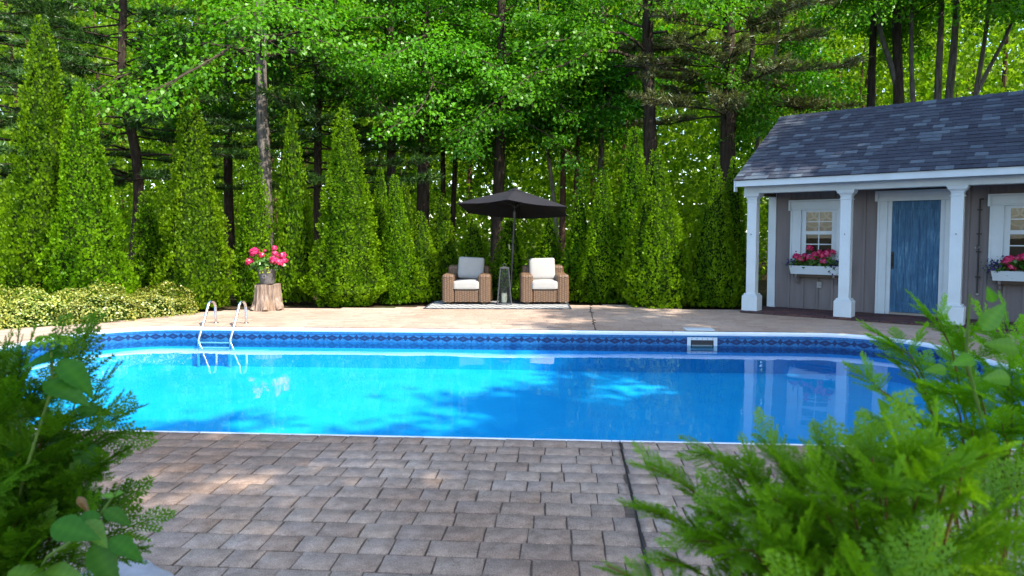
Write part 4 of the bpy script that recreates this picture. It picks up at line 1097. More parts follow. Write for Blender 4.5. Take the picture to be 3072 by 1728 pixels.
maples = [crown_meshes(11, 'maple', H=11, h0=5.2, Rc=3.2), crown_meshes(12, 'maple_bright', H=11, h0=5.5, Rc=3.5, low=1.15), crown_meshes(13, 'maple', H=10, h0=4.3, Rc=2.7, low=1.1),
          crown_meshes(14, 'maple_bright', H=11, h0=5.7, Rc=3.0), crown_meshes(15, 'maple', H=9.5, h0=5.0, Rc=1.9, nl=18), crown_meshes(16, 'maple_bright', H=12.5, h0=7.6, Rc=2.3, nl=14),
          crown_meshes(17, 'maple', H=11, h0=5.2, Rc=3.4, leaf=.14, per=42), crown_meshes(18, 'maple', H=11, h0=5.4, Rc=3.5, leaf=.14, per=42)]
pines = [pine_crown(21, 10.5, 2.9, 3.3, 'needle', .42), pine_crown(22, 10.5, 4.3, 2.9, 'needle_olive', .48)]
TREES = [
 (16.0, .126, [(-8.91, 0.50), (-8.72, 1.74), (-8.68, 3.03), (-8.81, 3.80), (-9.07, 4.81), (-8.99, 5.61), (-8.86, 8.59)], 'p0', 'bark_dark', 'pine_tree', 'dark pine with crooked trunk behind the two tall left arborvitaes', 1.0, 0),
 (15.2, .15, [(-11.9, .5), (-11.85, 3.0), (-11.8, 6.0), (-11.8, 9.0)], 'p0', 'bark_dark', 'pine_tree', 'dark pine whose boughs fill the upper left corner', 1.05, 2.4),
 (15.8, .166, [(-5.68, 0.42), (-5.68, 2.25), (-5.71, 3.16), (-5.73, 4.51), (-5.71, 6.74), (-5.68, 10.24)], 'm1', 'bark_grey', 'maple_tree', 'maple with thick pale grey trunk rising behind the potted geranium', 1.0, 2.2),
 (17.5, .112, [(-4.97, 0.92), (-4.95, 2.65), (-4.92, 4.35), (-4.93, 7.32), (-4.93, 10.23)], 'p0', 'bark_dark', 'pine_tree', 'dark slim pine just right of the pale grey trunk', .95, 1),
 (18.4, .13, [(-7.6, .6), (-7.6, 3.0), (-7.55, 6.0), (-7.5, 9.0)], 'm4', 'bark_dark', 'maple_tree', 'slim dark trunk between the crooked pine and the pale grey trunk', 1.0, 4.0),
 (18.0, .136, [(-3.14, 1.74), (-3.16, 2.99), (-3.15, 4.43), (-3.16, 5.97), (-3.14, 10.48)], 'm0', 'bark_dark', 'maple_tree', 'dark straight trunk behind the widest middle arborvitae, left of the thickest central trunk', 1.0, .5),
 (18.0, .178, [(-2.37, 1.33), (-2.33, 2.89), (-2.28, 4.95), (-2.24, 7.49), (-2.20, 10.48)], 'm3', 'bark_dark', 'maple_tree', 'thickest dark trunk left of the umbrella', 1.0, 4),
 (20.0, .082, [(-2.00, 1.78), (-2.01, 3.63), (-2.01, 5.34), (-2.03, 8.16)], 'm4', 'bark_dark', 'maple_tree', 'thin dark trunk close right of the thickest central trunk', 1.15, 2),
 (20.0, .082, [(-1.75, 0.85), (-1.72, 2.25), (-1.64, 3.63), (-1.63, 5.34), (-1.60, 8.16)], 'm4', 'bark_dark', 'maple_tree', 'thin slightly bent trunk left of the umbrella tip', 1.0, 3),
 (17.5, .163, [(-0.39, 0.41), (-0.37, 1.74), (-0.32, 3.15), (-0.28, 4.85), (-0.26, 7.32), (-0.24, 10.23)], 'm2', 'bark_dark', 'maple_tree', 'thick dark trunk directly behind the umbrella', .97, 1.4),
 (19.0, .061, [(1.24, 1.76), (1.10, 3.08), (0.90, 4.28), (0.76, 6.22), (0.69, 7.82)], 'm4', 'bark_pale', 'maple_tree', 'slender pale trunk leaning left above the umbrella', 1.1, 5),
 (18.5, .086, [(1.36, 1.75), (1.39, 2.93), (1.37, 4.20), (1.34, 5.57), (1.31, 8.69)], 'm4', 'bark_red', 'maple_tree', 'reddish brown straight trunk right of the umbrella', 1.0, .7),
 (18.5, .070, [(1.69, 2.18), (1.76, 3.46), (1.85, 5.05), (1.95, 6.41), (2.00, 8.69)], 'm4', 'bark_red', 'maple_tree', 'thin trunk leaning right beside the reddish brown trunk', 1.05, 1.9),
 (19.0, .094, [(2.45, 2.20), (2.46, 3.52), (2.47, 5.14), (2.47, 7.82)], 'm4', 'bark_grey', 'maple_tree', 'half-hidden grey trunk left of the big dark trunk by the right arborvitaes', 1.05, 4.4),
 (16.5, .192, [(3.37, 1.72), (3.34, 2.95), (3.29, 4.18), (3.23, 6.05), (3.17, 9.72)], 'm1', 'bark_dark', 'maple_tree', 'big dark rough trunk above the tallest right arborvitae', .97, 5.4),
 (16.0, .196, [(5.04, 1.71), (5.01, 3.18), (5.01, 4.55), (5.00, 5.91), (4.96, 9.47)], 'p1', 'bark_dark', 'pine_tree', 'stout pine with olive needles left of the pool house roof', 1.0, 2),
 (16.5, .062, [(5.85, 2.48), (5.88, 3.62), (5.95, 4.56), (6.18, 5.31), (6.35, 6.05)], 'm4', 'bark_pale', 'maple_tree', 'pale mossy leaning trunk at the left corner of the roof', .85, 3.1),
 (18.0, .131, [(9.39, 3.41), (9.35, 4.79), (9.36, 5.97), (9.37, 7.49), (9.34, 10.48)], 'm5', 'bark_dark', 'maple_tree', 'leftmost of the dark trunks rising behind the roof ridge', 1.0, 2.6),
 (17.5, .163, [(9.85, 3.35), (9.79, 4.70), (9.74, 5.84), (9.65, 7.32), (9.52, 10.23)], 'm5', 'bark_dark', 'maple_tree', 'thickest trunk behind the roof ridge', 1.0, .2),
 (17.5, .076, [(10.24, 3.35), (10.17, 4.75), (10.06, 5.84), (10.07, 7.32), (10.05, 9.26)], 'm5', 'bark_grey', 'maple_tree', 'slim grey trunk just right of the thickest trunk behind the roof', 1.0, 2.9),
 (18.0, .115, [(11.10, 3.41), (11.08, 4.95), (11.10, 6.27), (11.12, 7.49), (11.08, 10.48)], 'm5', 'bark_grey', 'maple_tree', 'straight grey trunk, left one of the close pair behind the roof', 1.0, 1.1),
 (18.0, .126, [(11.36, 3.41), (11.36, 4.95), (11.46, 5.97), (11.51, 7.49), (11.53, 10.48)], 'm5', 'bark_grey', 'maple_tree', 'curving grey trunk, right one of the close pair behind the roof', 1.0, 5.0),
 (18.0, .079, [(11.99, 3.41), (12.03, 5.00), (12.20, 5.97), (12.37, 7.49), (12.48, 9.49)], 'm5', 'bark_grey', 'maple_tree', 'forked slim grey trunk farthest right behind the roof', 1.0, 3.6),
]
def plant_tree(name, label, base, path, r0, bark, kind, scl, rot, seed, group):
    o = empty(name, base); tag(o, label, 'tree', group)
    tm, pts = trunk_mesh(path, r0, bark, seed); link('trunk', tm, o)
    cm, lm = (pines if kind[0] == 'p' else maples)[int(kind[1])]
    mid = pts[len(pts) * 2 // 3]
    c = link('crown', cm, o, (mid[0], mid[1], 0), (0, 0, rot), (scl, scl, scl)); tag(link('limbs', lm, c), kind='stuff')
    return o
TREE_OF = {}; LAST = [None]
for i, (d, r0, pl, kind, bark, nm, lab, scl, rot) in enumerate(TREES):
    x0 = pl[0][0] - (pl[1][0] - pl[0][0]) * .4
    path = [(0, 0, -.2)] + [(x - x0, 0, z) for x, z in pl]
    path = [q for q in path if q[2] < 8.6]; path.append((path[-1][0], .2, max(path[-1][2] + .8, 9.2)))
    LAST[0] = plant_tree(nm, lab, (x0, d, -.05), path, r0, bark, kind, scl, rot, 100 + i, 'trees at the edge of the wood')
    TREE_OF[lab] = (LAST[0], x0)
# side limbs that show against the leaves
for lab, pts, ra, bark in (('forked slim grey trunk farthest right behind the roof', [(12.06, 5.1), (12.35, 5.7), (12.8, 6.6), (13.4, 8.2)], (.06, .05, .045, .03), 'bark_grey'),
                           ('stout pine with olive needles left of the pool house roof', [(5.0, 4.1), (5.3, 4.45), (5.5, 5.0), (5.55, 5.9), (5.45, 6.6)], (.09, .075, .065, .055, .03), 'bark_dark'),
                           ('thickest trunk behind the roof ridge', [(9.80, 5.0), (9.62, 5.6), (9.30, 6.5), (9.05, 8.0)], (.085, .07, .06, .04), 'bark_grey')):
    o, x0 = TREE_OF[lab]; MB().tube([(x - x0, 0, z) for x, z in pts], list(ra), 9).build('side_limb', M[bark], o, True)
# trees to the right of and behind the camera that shade the house and the near deck
SHADE = [(7.0, -4.4, 0, 1.6, 3.0, 'tall maple behind the photographer to the right, outside the picture'), (11.8, -3.0, 1, 1.6, 4.0, 'tall maple right of the near deck, outside the picture'),
 (12.9, 2.4, 0, 1.5, 2.0, 'tall maple beyond the right end of the pool, outside the picture'), (13.6, 7.8, 1, 1.4, .3, 'tall maple right of the pool house, outside the picture'),
 (17.0, 11.5, 0, 1.5, 2.5, 'tall maple farthest right behind the pool house, outside the picture'), (16.8, 5.0, 1, 1.5, 1.0, 'tall maple second beyond the right end of the pool, outside the picture')]
for i, (x, y, k, s_, rt, lab) in enumerate(SHADE):
    plant_tree('maple_tree', lab, (x, y, -.05), [(0, 0, -.2), (.05, .05, 3), (.1, 0, 8), (.15, .1, 15)], .24, 'bark_grey', 'm%d' % (6 + k % 2), s_, rt, 300 + i, 'trees that shade the pool terrace')

# far wood: one mass of leaves and thin stems
rs = np.random.RandomState(77)
Cn = []; cl = []
for k in range(4300):
    y = 20.5 + 26 * rs.rand() ** 1.1; x = rs.uniform(-1, 1) * (6 + y * .82) + 1.0
    z = rs.rand() ** .95 * (5.0 + (y - 12) * .56) + .15
    m_ = int(55 + rs.rand() * 40); s_ = .45 + .02 * y
    Cn.append(np.array([x, y, z]) + rs.randn(m_, 3) * np.array([s_, s_ * .8, s_ * .38])); cl.append(np.full(m_, rs.rand()))
for k in range(1500):
    y = rs.uniform(46, 50); x = rs.uniform(-1, 1) * 46 + 1; z = rs.rand() * 19
    Cn.append(np.array([x, y, z]) + rs.randn(26, 3) * np.array([1.3, .6, .7])); cl.append(np.full(26, rs.rand()))
Cn = np.concatenate(Cn); cl = np.concatenate(cl); keep = Cn[:, 2] > .02; Cn = Cn[keep]; cl = cl[keep]; n_ = len(Cn)
sz = rs.uniform(.10, .19, n_) * (.55 + Cn[:, 1] / 42) * np.where(Cn[:, 1] > 45, 2.6, 1)
V, F, T = blades(Cn, rs.randn(n_, 3) + np.array([0, 0, -.5]), rs.randn(n_, 3) * .7 + np.array([0, -.25, .8]), sz, sz * .8, np.clip(cl * .65 + rs.rand(n_) * .4, 0, 1))
fw = link('far_woods', mesh_np('far_woods', V, F, M['far_leaf'], T)); tag(fw, 'mass of leaves of the wood beyond the first trees', 'woods', kind='stuff')
mb = MB()
for k in range(90):
    y = rs.uniform(21, 42); x = rs.uniform(-1, 1) * (6 + y * .8); r_ = rs.uniform(.035, .14); dx = rs.randn() * .5; hh = rs.uniform(8, 13)
    mb.tube([(x, y, -.1), (x + dx * .4, y, hh * .45), (x + dx, y, hh)], [r_, r_ * .75, r_ * .4], 6, False)
ft = mb.build('far_stems', M['bark_red'], fw, True)

# ------------------------------------------------------------------ arborvitaes
def arbor_mesh(seed, H, Rb, dens=1250):
    rs = np.random.RandomState(seed)
    prof_ = lambda t: (np.clip(t / .07, .55, 1) ** .5) * (1 - t) ** .88 + .010
    area = math.pi * Rb * H * 1.15; n_ = int(area * dens)
    t = 1 - np.sqrt(1 - rs.rand(n_) * .995); t = np.clip(t * 1.02, 0, .998); th = rs.rand(n_) * 6.2832
    def lump(th, t):
        P = np.stack([np.cos(th) * 2.3, np.sin(th) * 2.3, t * H * 2.0], 1); P2 = np.stack([np.cos(th) * 5.2, np.sin(th) * 5.2, t * H * 5], 1)
        return (vnoise(P, seed) - .5) * .46 + (vnoise(P2, seed + 5) - .5) * .50
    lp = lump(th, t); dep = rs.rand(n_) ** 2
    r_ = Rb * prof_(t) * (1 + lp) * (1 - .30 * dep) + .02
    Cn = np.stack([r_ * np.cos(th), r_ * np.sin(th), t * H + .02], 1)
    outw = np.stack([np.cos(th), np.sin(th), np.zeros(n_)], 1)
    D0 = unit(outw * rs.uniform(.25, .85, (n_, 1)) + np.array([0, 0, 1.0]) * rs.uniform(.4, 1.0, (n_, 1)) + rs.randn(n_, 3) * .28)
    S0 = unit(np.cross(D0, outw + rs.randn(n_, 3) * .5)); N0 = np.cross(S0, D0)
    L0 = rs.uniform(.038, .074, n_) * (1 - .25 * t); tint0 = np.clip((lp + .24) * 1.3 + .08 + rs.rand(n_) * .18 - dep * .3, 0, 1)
    Vs, Fs, Ts = [], [], []; b = 0
    for ang, ln_, of in ((-.75, .62, .25), (-.38, .85, .12), (0, 1.0, 0), (.38, .85, .12), (.75, .62, .25)):
        D = D0 * math.cos(ang) + S0 * math.sin(ang); L = L0 * ln_
        V, F, T = blades(Cn + D * (L * .5)[:, None], D, N0, L, L * .30, tint0); Vs.append(V); Fs.append(F + b); Ts.append(T); b += len(V)
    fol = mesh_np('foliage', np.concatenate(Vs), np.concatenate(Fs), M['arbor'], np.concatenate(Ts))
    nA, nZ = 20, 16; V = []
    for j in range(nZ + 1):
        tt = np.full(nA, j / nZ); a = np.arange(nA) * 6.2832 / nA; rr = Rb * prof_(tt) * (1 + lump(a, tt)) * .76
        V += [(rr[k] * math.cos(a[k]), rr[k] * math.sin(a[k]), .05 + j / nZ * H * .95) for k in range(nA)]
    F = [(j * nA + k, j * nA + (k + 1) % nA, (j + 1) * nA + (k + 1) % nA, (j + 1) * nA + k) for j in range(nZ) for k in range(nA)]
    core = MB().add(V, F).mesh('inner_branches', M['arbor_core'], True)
    return fol, core, H, Rb
AK = {'t0': arbor_mesh(31, 4.8, .76), 't1': arbor_mesh(32, 4.2, .70), 'm0': arbor_mesh(33, 3.3, .56), 'm1': arbor_mesh(34, 3.0, .46), 's0': arbor_mesh(35, 2.2, .44), 's1': arbor_mesh(36, 1.95, .44), 'w': arbor_mesh(37, 3.1, .68)}
ARB = [
 (-8.60, 12.6, 5.34, .80, .08, 't0', 'tallest arborvitae at the far left, behind the golden hedge'),
 (-7.61, 12.3, 4.07, .72, -.15, 't1', 'second tall arborvitae from the left, rising above the golden hedge'),
 (-7.44, 14.2, 2.30, .46, .20, 's0', 'small shaded arborvitae between the second tall one and the yellowish slender one'),
 (-6.19, 13.3, 4.30, .70, -.17, 't1', 'slender yellowish arborvitae right of the golden hedge'),
 (-5.41, 14.3, 3.25, .48, .06, 'm1', 'arborvitae directly behind the flower pot'),
 (-4.56, 14.4, 4.02, .45, .12, 'm1', 'narrow tall arborvitae just right of the flower pot'),
 (-3.37, 13.9, 3.98, .76, .01, 't0', 'widest middle arborvitae, left of the row of small ones'),
 (-2.85, 14.9, 2.87, .38, -.01, 'm1', 'narrow arborvitae peeping out behind the widest middle one'),
 (-2.42, 14.4, 2.67, .44, -.07, 'm0', 'arborvitae touching the right side of the widest middle one'),
 (-2.38, 15.2, 2.56, .36, -.01, 's0', 'arborvitae set back behind the row, left of the left armchair'),
 (-1.96, 14.6, 1.91, .48, -.06, 's1', 'low rounded arborvitae just left of the left armchair'),
 (-1.53, 15.2, 2.32, .47, -.05, 's0', 'pointed arborvitae behind the left side of the left armchair'),
 (-.86, 15.3, 1.88, .50, -.05, 's1', 'short arborvitae behind the left armchair, under the left umbrella tip'),
 (-.03, 15.4, 1.92, .52, .04, 's1', 'short arborvitae behind the umbrella pole'),
 (.85, 15.5, 1.83, .50, -.01, 's1', 'short arborvitae behind the right armchair'),
 (1.52, 15.0, 2.40, .52, -.05, 's0', 'arborvitae right of the right armchair, under the right umbrella tip'),
 (1.91, 14.6, 2.79, .52, -.07, 'm0', 'shaded arborvitae left of the two tallest right ones'),
 (2.59, 14.6, 3.68, .58, -.01, 'm0', 'tallest arborvitae on the right, set behind the widest right one'),
 (2.91, 13.6, 3.09, .72, -.07, 'w', 'widest arborvitae on the right, at the deck edge'),
 (4.02, 13.65, 2.97, .56, .02, 'w', 'shaded arborvitae beside the left post of the pool house'),
 (4.50, 14.1, 3.00, .42, -.08, 'm1', 'narrow shaded arborvitae half hidden behind the left post of the pool house'),
]
for i, (x, y, hgt, rad, lean, kd, lab) in enumerate(ARB):
    fol, core, H, Rb = AK[kd]; hgt *= 1.06
    o = empty('arborvitae', (x, y, -.03)); tag(o, lab, 'tree', 'arborvitaes screening the pool terrace')
    s_ = (rad / Rb, rad / Rb, hgt / H); rt = (0, math.atan(lean / hgt) * .9, (i * 1.7) % 6.28)
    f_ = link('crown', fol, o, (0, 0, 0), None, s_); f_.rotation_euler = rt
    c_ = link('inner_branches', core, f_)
    MB().tube([(0, 0, -.1), (0, 0, hgt * .5)], [.05, .03], 7).build('trunk', M['bark_red'], o)

# ------------------------------------------------------------------ golden hedge shrubs
def gold_shrub(seed, Lx, Ly, H):
    rs = np.random.RandomState(seed); n_ = int(5200 * Lx)
    th = rs.rand(n_) * 6.2832; ph = np.arccos(rs.rand(n_)); lp = vnoise(np.stack([np.cos(th) * np.sin(ph) * 4, np.sin(th) * np.sin(ph) * 4, np.cos(ph) * 4], 1) + 9, seed) * .55 + .62
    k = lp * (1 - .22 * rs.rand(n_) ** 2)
    d = np.stack([np.cos(th) * np.sin(ph), np.sin(th) * np.sin(ph), np.cos(ph)], 1)
    Cn = d * k[:, None] * np.array([Lx, Ly, H]); Cn[:, 2] += .02
    nn = unit(d + rs.randn(n_, 3) * .6 + np.array([0, 0, .4])); D = unit(np.cross(nn, rs.randn(n_, 3)))
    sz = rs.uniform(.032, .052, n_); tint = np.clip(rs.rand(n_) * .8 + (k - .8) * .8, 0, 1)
    V, F, T = blades(Cn, D, nn, sz, sz * .62, tint)
    me = mesh_np('foliage', V, F, M['gold'], T)
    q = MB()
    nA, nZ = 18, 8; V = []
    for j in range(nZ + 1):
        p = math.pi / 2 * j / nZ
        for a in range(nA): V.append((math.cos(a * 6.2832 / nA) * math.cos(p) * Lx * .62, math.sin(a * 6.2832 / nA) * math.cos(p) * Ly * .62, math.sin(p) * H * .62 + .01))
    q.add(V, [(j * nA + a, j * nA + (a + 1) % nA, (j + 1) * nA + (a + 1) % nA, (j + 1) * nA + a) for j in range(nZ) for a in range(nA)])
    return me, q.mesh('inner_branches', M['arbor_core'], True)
for i, (x, y, lx, ly, hh, rz, lab) in enumerate([
    (-6.35, 12.05, .78, .55, .55, .5, 'golden variegated shrub at the right end of the hedge'),
    (-6.85, 11.35, .85, .62, .62, .9, 'golden variegated shrub in the middle of the hedge'),
    (-7.55, 10.85, .85, .68, .66, .7, 'golden variegated shrub left of the middle of the hedge'),
    (-8.35, 10.35, .95, .70, .72, .4, 'golden variegated shrub at the left picture edge'),
    (-9.3, 10.4, 1.0, .8, .8, .2, 'golden variegated shrub mostly cut by the left picture edge')]):
    fm, cm = gold_shrub(50 + i, lx, ly, hh)
    o = empty('golden_shrub', (x, y, -.03), rz); tag(o, lab, 'shrub', 'golden hedge'); link('foliage', fm, o); link('inner_branches', cm, o)

# ------------------------------------------------------------------ foreground plants
def frond_arrays(seed, L=.16):
    """flat cedar spray: rachis along +x with alternate branchlets, each set with scale-leaf tips"""
    rs = np.random.RandomState(seed); Cn = []; D = []; Ls = []; Ws = []
    def seg(p, d, l, w_): Cn.append(p + d * l * .5); D.append(d); Ls.append(l); Ws.append(w_)
    nb = 15
    for s_ in range(8): seg(np.array([L * s_ / 8, 0, -.10 * L * (s_ / 8) ** 2]), np.array([1., 0, -.02 * s_]), L / 7, .0048)
    for i in range(nb):
        f = (i + .5) / nb; side = 1 if i % 2 else -1; p = np.array([L * f, 0, -.10 * L * f * f]); bl = L * (.50 * (1 - f) ** .75 + .07) * rs.uniform(.8, 1.15)
        a = side * rs.uniform(.62, .85) * (1 - .3 * f); d = np.array([math.cos(a), math.sin(a), rs.uniform(-.2, .1)])
        nsub = max(2, int(bl / .0095))
        for k in range(nsub):
            q = p + d * bl * k / nsub; seg(q, d, bl / nsub * 1.35, .0042)
            for s2 in (-1, 1):
                a2 = a + s2 * .65; d2 = np.array([math.cos(a2), math.sin(a2), rs.uniform(-.25, .2)]); seg(q, d2, max(.006, .021 * (1 - .6 * k / nsub)) * rs.uniform(.8, 1.2), .0040)
    return np.array(Cn), unit(np.array(D)), np.array(Ls), np.array(Ws)
FR = [frond_arrays(s_) for s_ in range(5)]
def place_fronds(items, mat, seed, name, parent):
    """items: (origin, direction, up, scale)"""
    rs = np.random.RandomState(seed); Vs, Fs, Ts = [], [], []; b = 0
    for (o, d, up, s_) in items:
        cn, dd, ls, ws = FR[rs.randint(5)]; x = unit(np.array(d, float)); z = np.array(up, float); y = unit(np.cross(z, x)); z = np.cross(x, y)
        Rm = np.stack([x, y, z], 1); t0 = rs.rand()
        V, F, T = blades((cn * s_) @ Rm.T + np.array(o), dd @ Rm.T, np.tile(z, (len(cn), 1)) + rs.randn(len(cn), 3) * .25, ls * s_, ws * s_ * 1.15, np.clip(t0 * .5 + .4 * cn[:, 0] / .16 + rs.rand(len(cn)) * .2, 0, 1))
        Vs.append(V); Fs.append(F + b); Ts.append(T); b += len(V)
    return link(name, mesh_np(name, np.concatenate(Vs), np.concatenate(Fs), mat, np.concatenate(Ts)), parent)
def cedar_branch(base, tip, sag, nfr, seed, s0=1.0, up=(0, 0, 1)):
    """returns stem path and frond placements along its outer part"""
    rs = np.random.RandomState(seed); base = np.array(base, float); tip = np.array(tip, float); pts = []
    tip = tip - unit(np.array([tip[0] - base[0], (tip[1] - base[1]) * .5, .12])) * .085 * s0
    for k in range(9):
        f = k / 8; kn = np.array([tip[0] + (base[0] - tip[0]) * .62, tip[1] + (base[1] - tip[1]) * .55, tip[2] - .10 + sag])
        pts.append(base * (1 - f) ** 2 + kn * 2 * f * (1 - f) + tip * f * f + rs.randn(3) * .005)
    items = []
    for i in range(nfr):
        f = .42 + .56 * (i + rs.rand() * .5) / nfr; k = min(7, int(f * 8)); p = pts[k] + (pts[k + 1] - pts[k]) * (f * 8 - k); dr = unit(pts[k + 1] - pts[k])
        upv = unit(np.array(up) + rs.randn(3) * .35); side = unit(np.cross(upv, dr)) * (1 if i % 2 else -1)
        items.append((p, dr * rs.uniform(.7, 1.1) + side * rs.uniform(.45, .8) + np.array([0, 0, rs.uniform(-.1, .25)]), upv, s0 * rs.uniform(.55, .95) * (1.15 - .5 * f)))
    items.append((pts[-2], unit(pts[-1] - pts[-2]), unit(np.array(up) + rs.randn(3) * .3), s0 * .75))
    return pts, items
fC = 1717.0
def at(px, py, d):
    """point seen at overview pixel (px, py) at depth d, used to read real positions off the photograph"""
    p = R(3.1); cx, cz = (px - 1288) / fC, -(py - 686) / fC
    Yv = math.cos(p) + cz * math.sin(p); Zv = -math.sin(p) + cz * math.cos(p); k = d / Yv
    return (cx * k, d, 1.4 + Zv * k)
def cedar_shrub(name, label, base, branches, fill, mat, seed, s0):
    o = empty(name, (0, 0, 0)); tag(o, label, 'shrub'); items = []; q = MB()
    for i, (tip, sag, nfr) in enumerate(branches):
        b = (base[0] + (tip[0] - base[0]) * .15, base[1] + (tip[1] - base[1]) * .15, base[2])
        pts, it = cedar_branch(b, tip, sag, nfr, seed + i, s0); items += it
        q.tube([tuple(p) for p in pts], [.0055 - .0005 * k for k in range(9)], 6)
    rs = np.random.RandomState(seed + 99)
    for (c, rad, n_, up) in fill:
        for k in range(n_):
            d = unit(rs.randn(3)); p = np.array(c) + d * np.array(rad) * rs.rand() ** .4
            items.append((p, unit(d + np.array([0, -.1, .5]) + rs.randn(3) * .3), unit(np.array(up) + rs.randn(3) * .5), s0 * rs.uniform(.6, 1.1)))
    q.build('stems', M['stem_orange'], o, True); place_fronds(items, M[mat], seed, 'fronds', o); return o
rb = [(at(1545, 1165, 1.45), .05, 13), (at(1530, 1265, 1.4), .05, 13), (at(1690, 1105, 1.5), .04, 12), (at(1838, 1080, 1.45), 0, 8), (at(1560, 1385, 1.3), .03, 12), (at(1430, 1425, 1.25), .02, 11), (at(1780, 1160, 1.4), .04, 12), (at(1900, 1140, 1.35), .04, 13), (at(1990, 1120, 1.4), .04, 13), (at(2080, 1105, 1.35), .04, 13), (at(1690, 1260, 1.35), .04, 12), (at(1640, 1330, 1.3), .03, 12), (at(1760, 1240, 1.3), .04, 12), (at(1850, 1230, 1.25), .04, 12),
      (at(2160, 1090, 1.3), .04, 13), (at(2260, 1080, 1.25), .04, 13), (at(1960, 1220, 1.2), .04, 12), (at(2060, 1200, 1.15), .04, 12), (at(2180, 1180, 1.1), .04, 12), (at(2330, 1150, 1.1), .04, 12), (at(2450, 1120, 1.15), .04, 12), (at(2560, 1100, 1.1), .04, 12), (at(1740, 1360, 1.2), .03, 11), (at(1850, 1340, 1.15), .03, 11)]
cedar_shrub('cedar_shrub', 'bright green feathery cedar shrub filling the lower right corner', (.80, 1.42, 0.0), rb,
            [((.78, 1.32, .80), (.32, .22, .13), 120, (0, -.4, 1)), ((.62, 1.25, .70), (.30, .2, .12), 70, (0, -.4, 1)), ((.62, 1.05, .72), (.22, .12, .10), 50, (0, -.4, 1))], 'cedar', 500, .95)
rb2 = [(at(2100, 935, 1.9), .05, 9), (at(2130, 1030, 1.8), .04, 9), (at(2170, 850, 1.95), .05, 9), (at(2150, 825, 2.0), .05, 9), (at(2330, 800, 1.9), .04, 9), (at(2270, 760, 1.95), .04, 9), (at(2480, 800, 1.8), .04, 9), (at(2290, 950, 1.75), .04, 9), (at(2400, 960, 1.7), .04, 9), (at(2500, 900, 1.7), .04, 9), (at(2560, 960, 1.7), .04, 9), (at(2240, 1030, 1.7), .03, 9), (at(2350, 1040, 1.65), .03, 9), (at(2470, 1030, 1.65), .03, 9)]
cedar_shrub('cedar_shrub', 'taller open cedar shrub at the right edge, overlapping the end of the pool', (1.45, 1.95, 0.0), rb2,
            [((1.50, 1.95, .95), (.22, .2, .18), 40, (0, -.4, 1))], 'cedar', 600, 1.1)
lb = [(at(345, 1140, 1.95), .06, 15), (at(300, 1100, 2.0), .05, 14), (at(270, 1185, 1.9), .05, 13), (at(215, 1020, 2.0), .05, 13), (at(230, 1075, 2.0), .05, 14), (at(180, 940, 2.0), .05, 12), (at(110, 900, 2.0), .05, 12), (at(60, 860, 2.05), .05, 12), (at(150, 1000, 1.95), .05, 12), (at(80, 960, 1.95), .05, 12), (at(20, 900, 1.95), .05, 12), (at(200, 1120, 1.9), .05, 13), (at(120, 1080, 1.9), .05, 12), (at(40, 1040, 1.9), .05, 12), (at(180, 1210, 1.85), .04, 12), (at(90, 1180, 1.85), .04, 12), (at(10, 1150, 1.85), .04, 12), (at(190, 1300, 1.8), .04, 12), (at(110, 1280, 1.8), .04, 12), (at(30, 1260, 1.8), .04, 12), (at(220, 1380, 1.75), .03, 12), (at(140, 1370, 1.75), .03, 12), (at(50, 1360, 1.75), .03, 12)]
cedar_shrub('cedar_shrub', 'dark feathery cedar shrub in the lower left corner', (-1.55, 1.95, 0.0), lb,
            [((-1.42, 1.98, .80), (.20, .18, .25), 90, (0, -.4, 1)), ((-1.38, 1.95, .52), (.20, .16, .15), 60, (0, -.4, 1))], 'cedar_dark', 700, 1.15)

def broad_leaf(L, W, seed, mat, serr=.06):
    rs = np.random.RandomState(seed); n_ = 19; V = []; T = []
    for i in range(n_ + 1):
        t = i / n_; wv = W * .5 * 2.05 * t ** .62 * (1 - t) ** 1.02 * (1 + .25 * math.exp(-((t - .3) / .2) ** 2)) + .0003
        if 0 < i < n_: wv *= 1 + serr * (1 if i % 2 else -1)
        z = -.22 * L * t * t
        for k in (-1, -.5, 0, .5, 1): V.append((L * t + (.012 * L if abs(k) == 1 and i % 2 else 0), wv * k, z + .16 * wv * abs(k) * 2 * .6 + (.006 * L * math.sin(t * 22) * abs(k)))); T.append(.30 + .45 * (k == 0) + .25 * (i % 3 == 0) + .1 * rs.rand())
    F = [(i * 5 + k, i * 5 + k + 1, (i + 1) * 5 + k + 1, (i + 1) * 5 + k) for i in range(n_) for k in range(4)]
    me = mesh_np('leaf', V, np.array(F), M[mat], T, True); return me
blm = [broad_leaf(1.0, .62, s_, 'broad') for s_ in range(3)]; blb = [broad_leaf(1.0, .66, s_, 'broad_bright') for s_ in (7, 8)]; bld = broad_leaf(1.0, .5, 9, 'dry', .12)
def put_leaf(parent, me, p, d, up, s_):
    x = Vector(d).normalized(); y = Vector(up).cross(x).normalized(); z = x.cross(y)
    o = link('leaf', me, parent); o.matrix_local = Matrix.Translation(p) @ Matrix((x, y, z)).transposed().to_4x4() @ Matrix.Scale(s_, 4); return o
def leafy_plant(name, label, base, stems, seed):
    o = empty(name, (0, 0, 0)); tag(o, label, 'plant')
    for (path, leaves) in stems:
        MB().tube([base] + path, [.006] + [.004] * (len(path) - 1) + [.0025], 6).build('stem', M['stem_green'], o, True)
        for (me, p, d, up, s_) in leaves: put_leaf(o, me, p, d, up, s_)
    return o
atn = lambda x, y, d: at(x, y, d - .30)
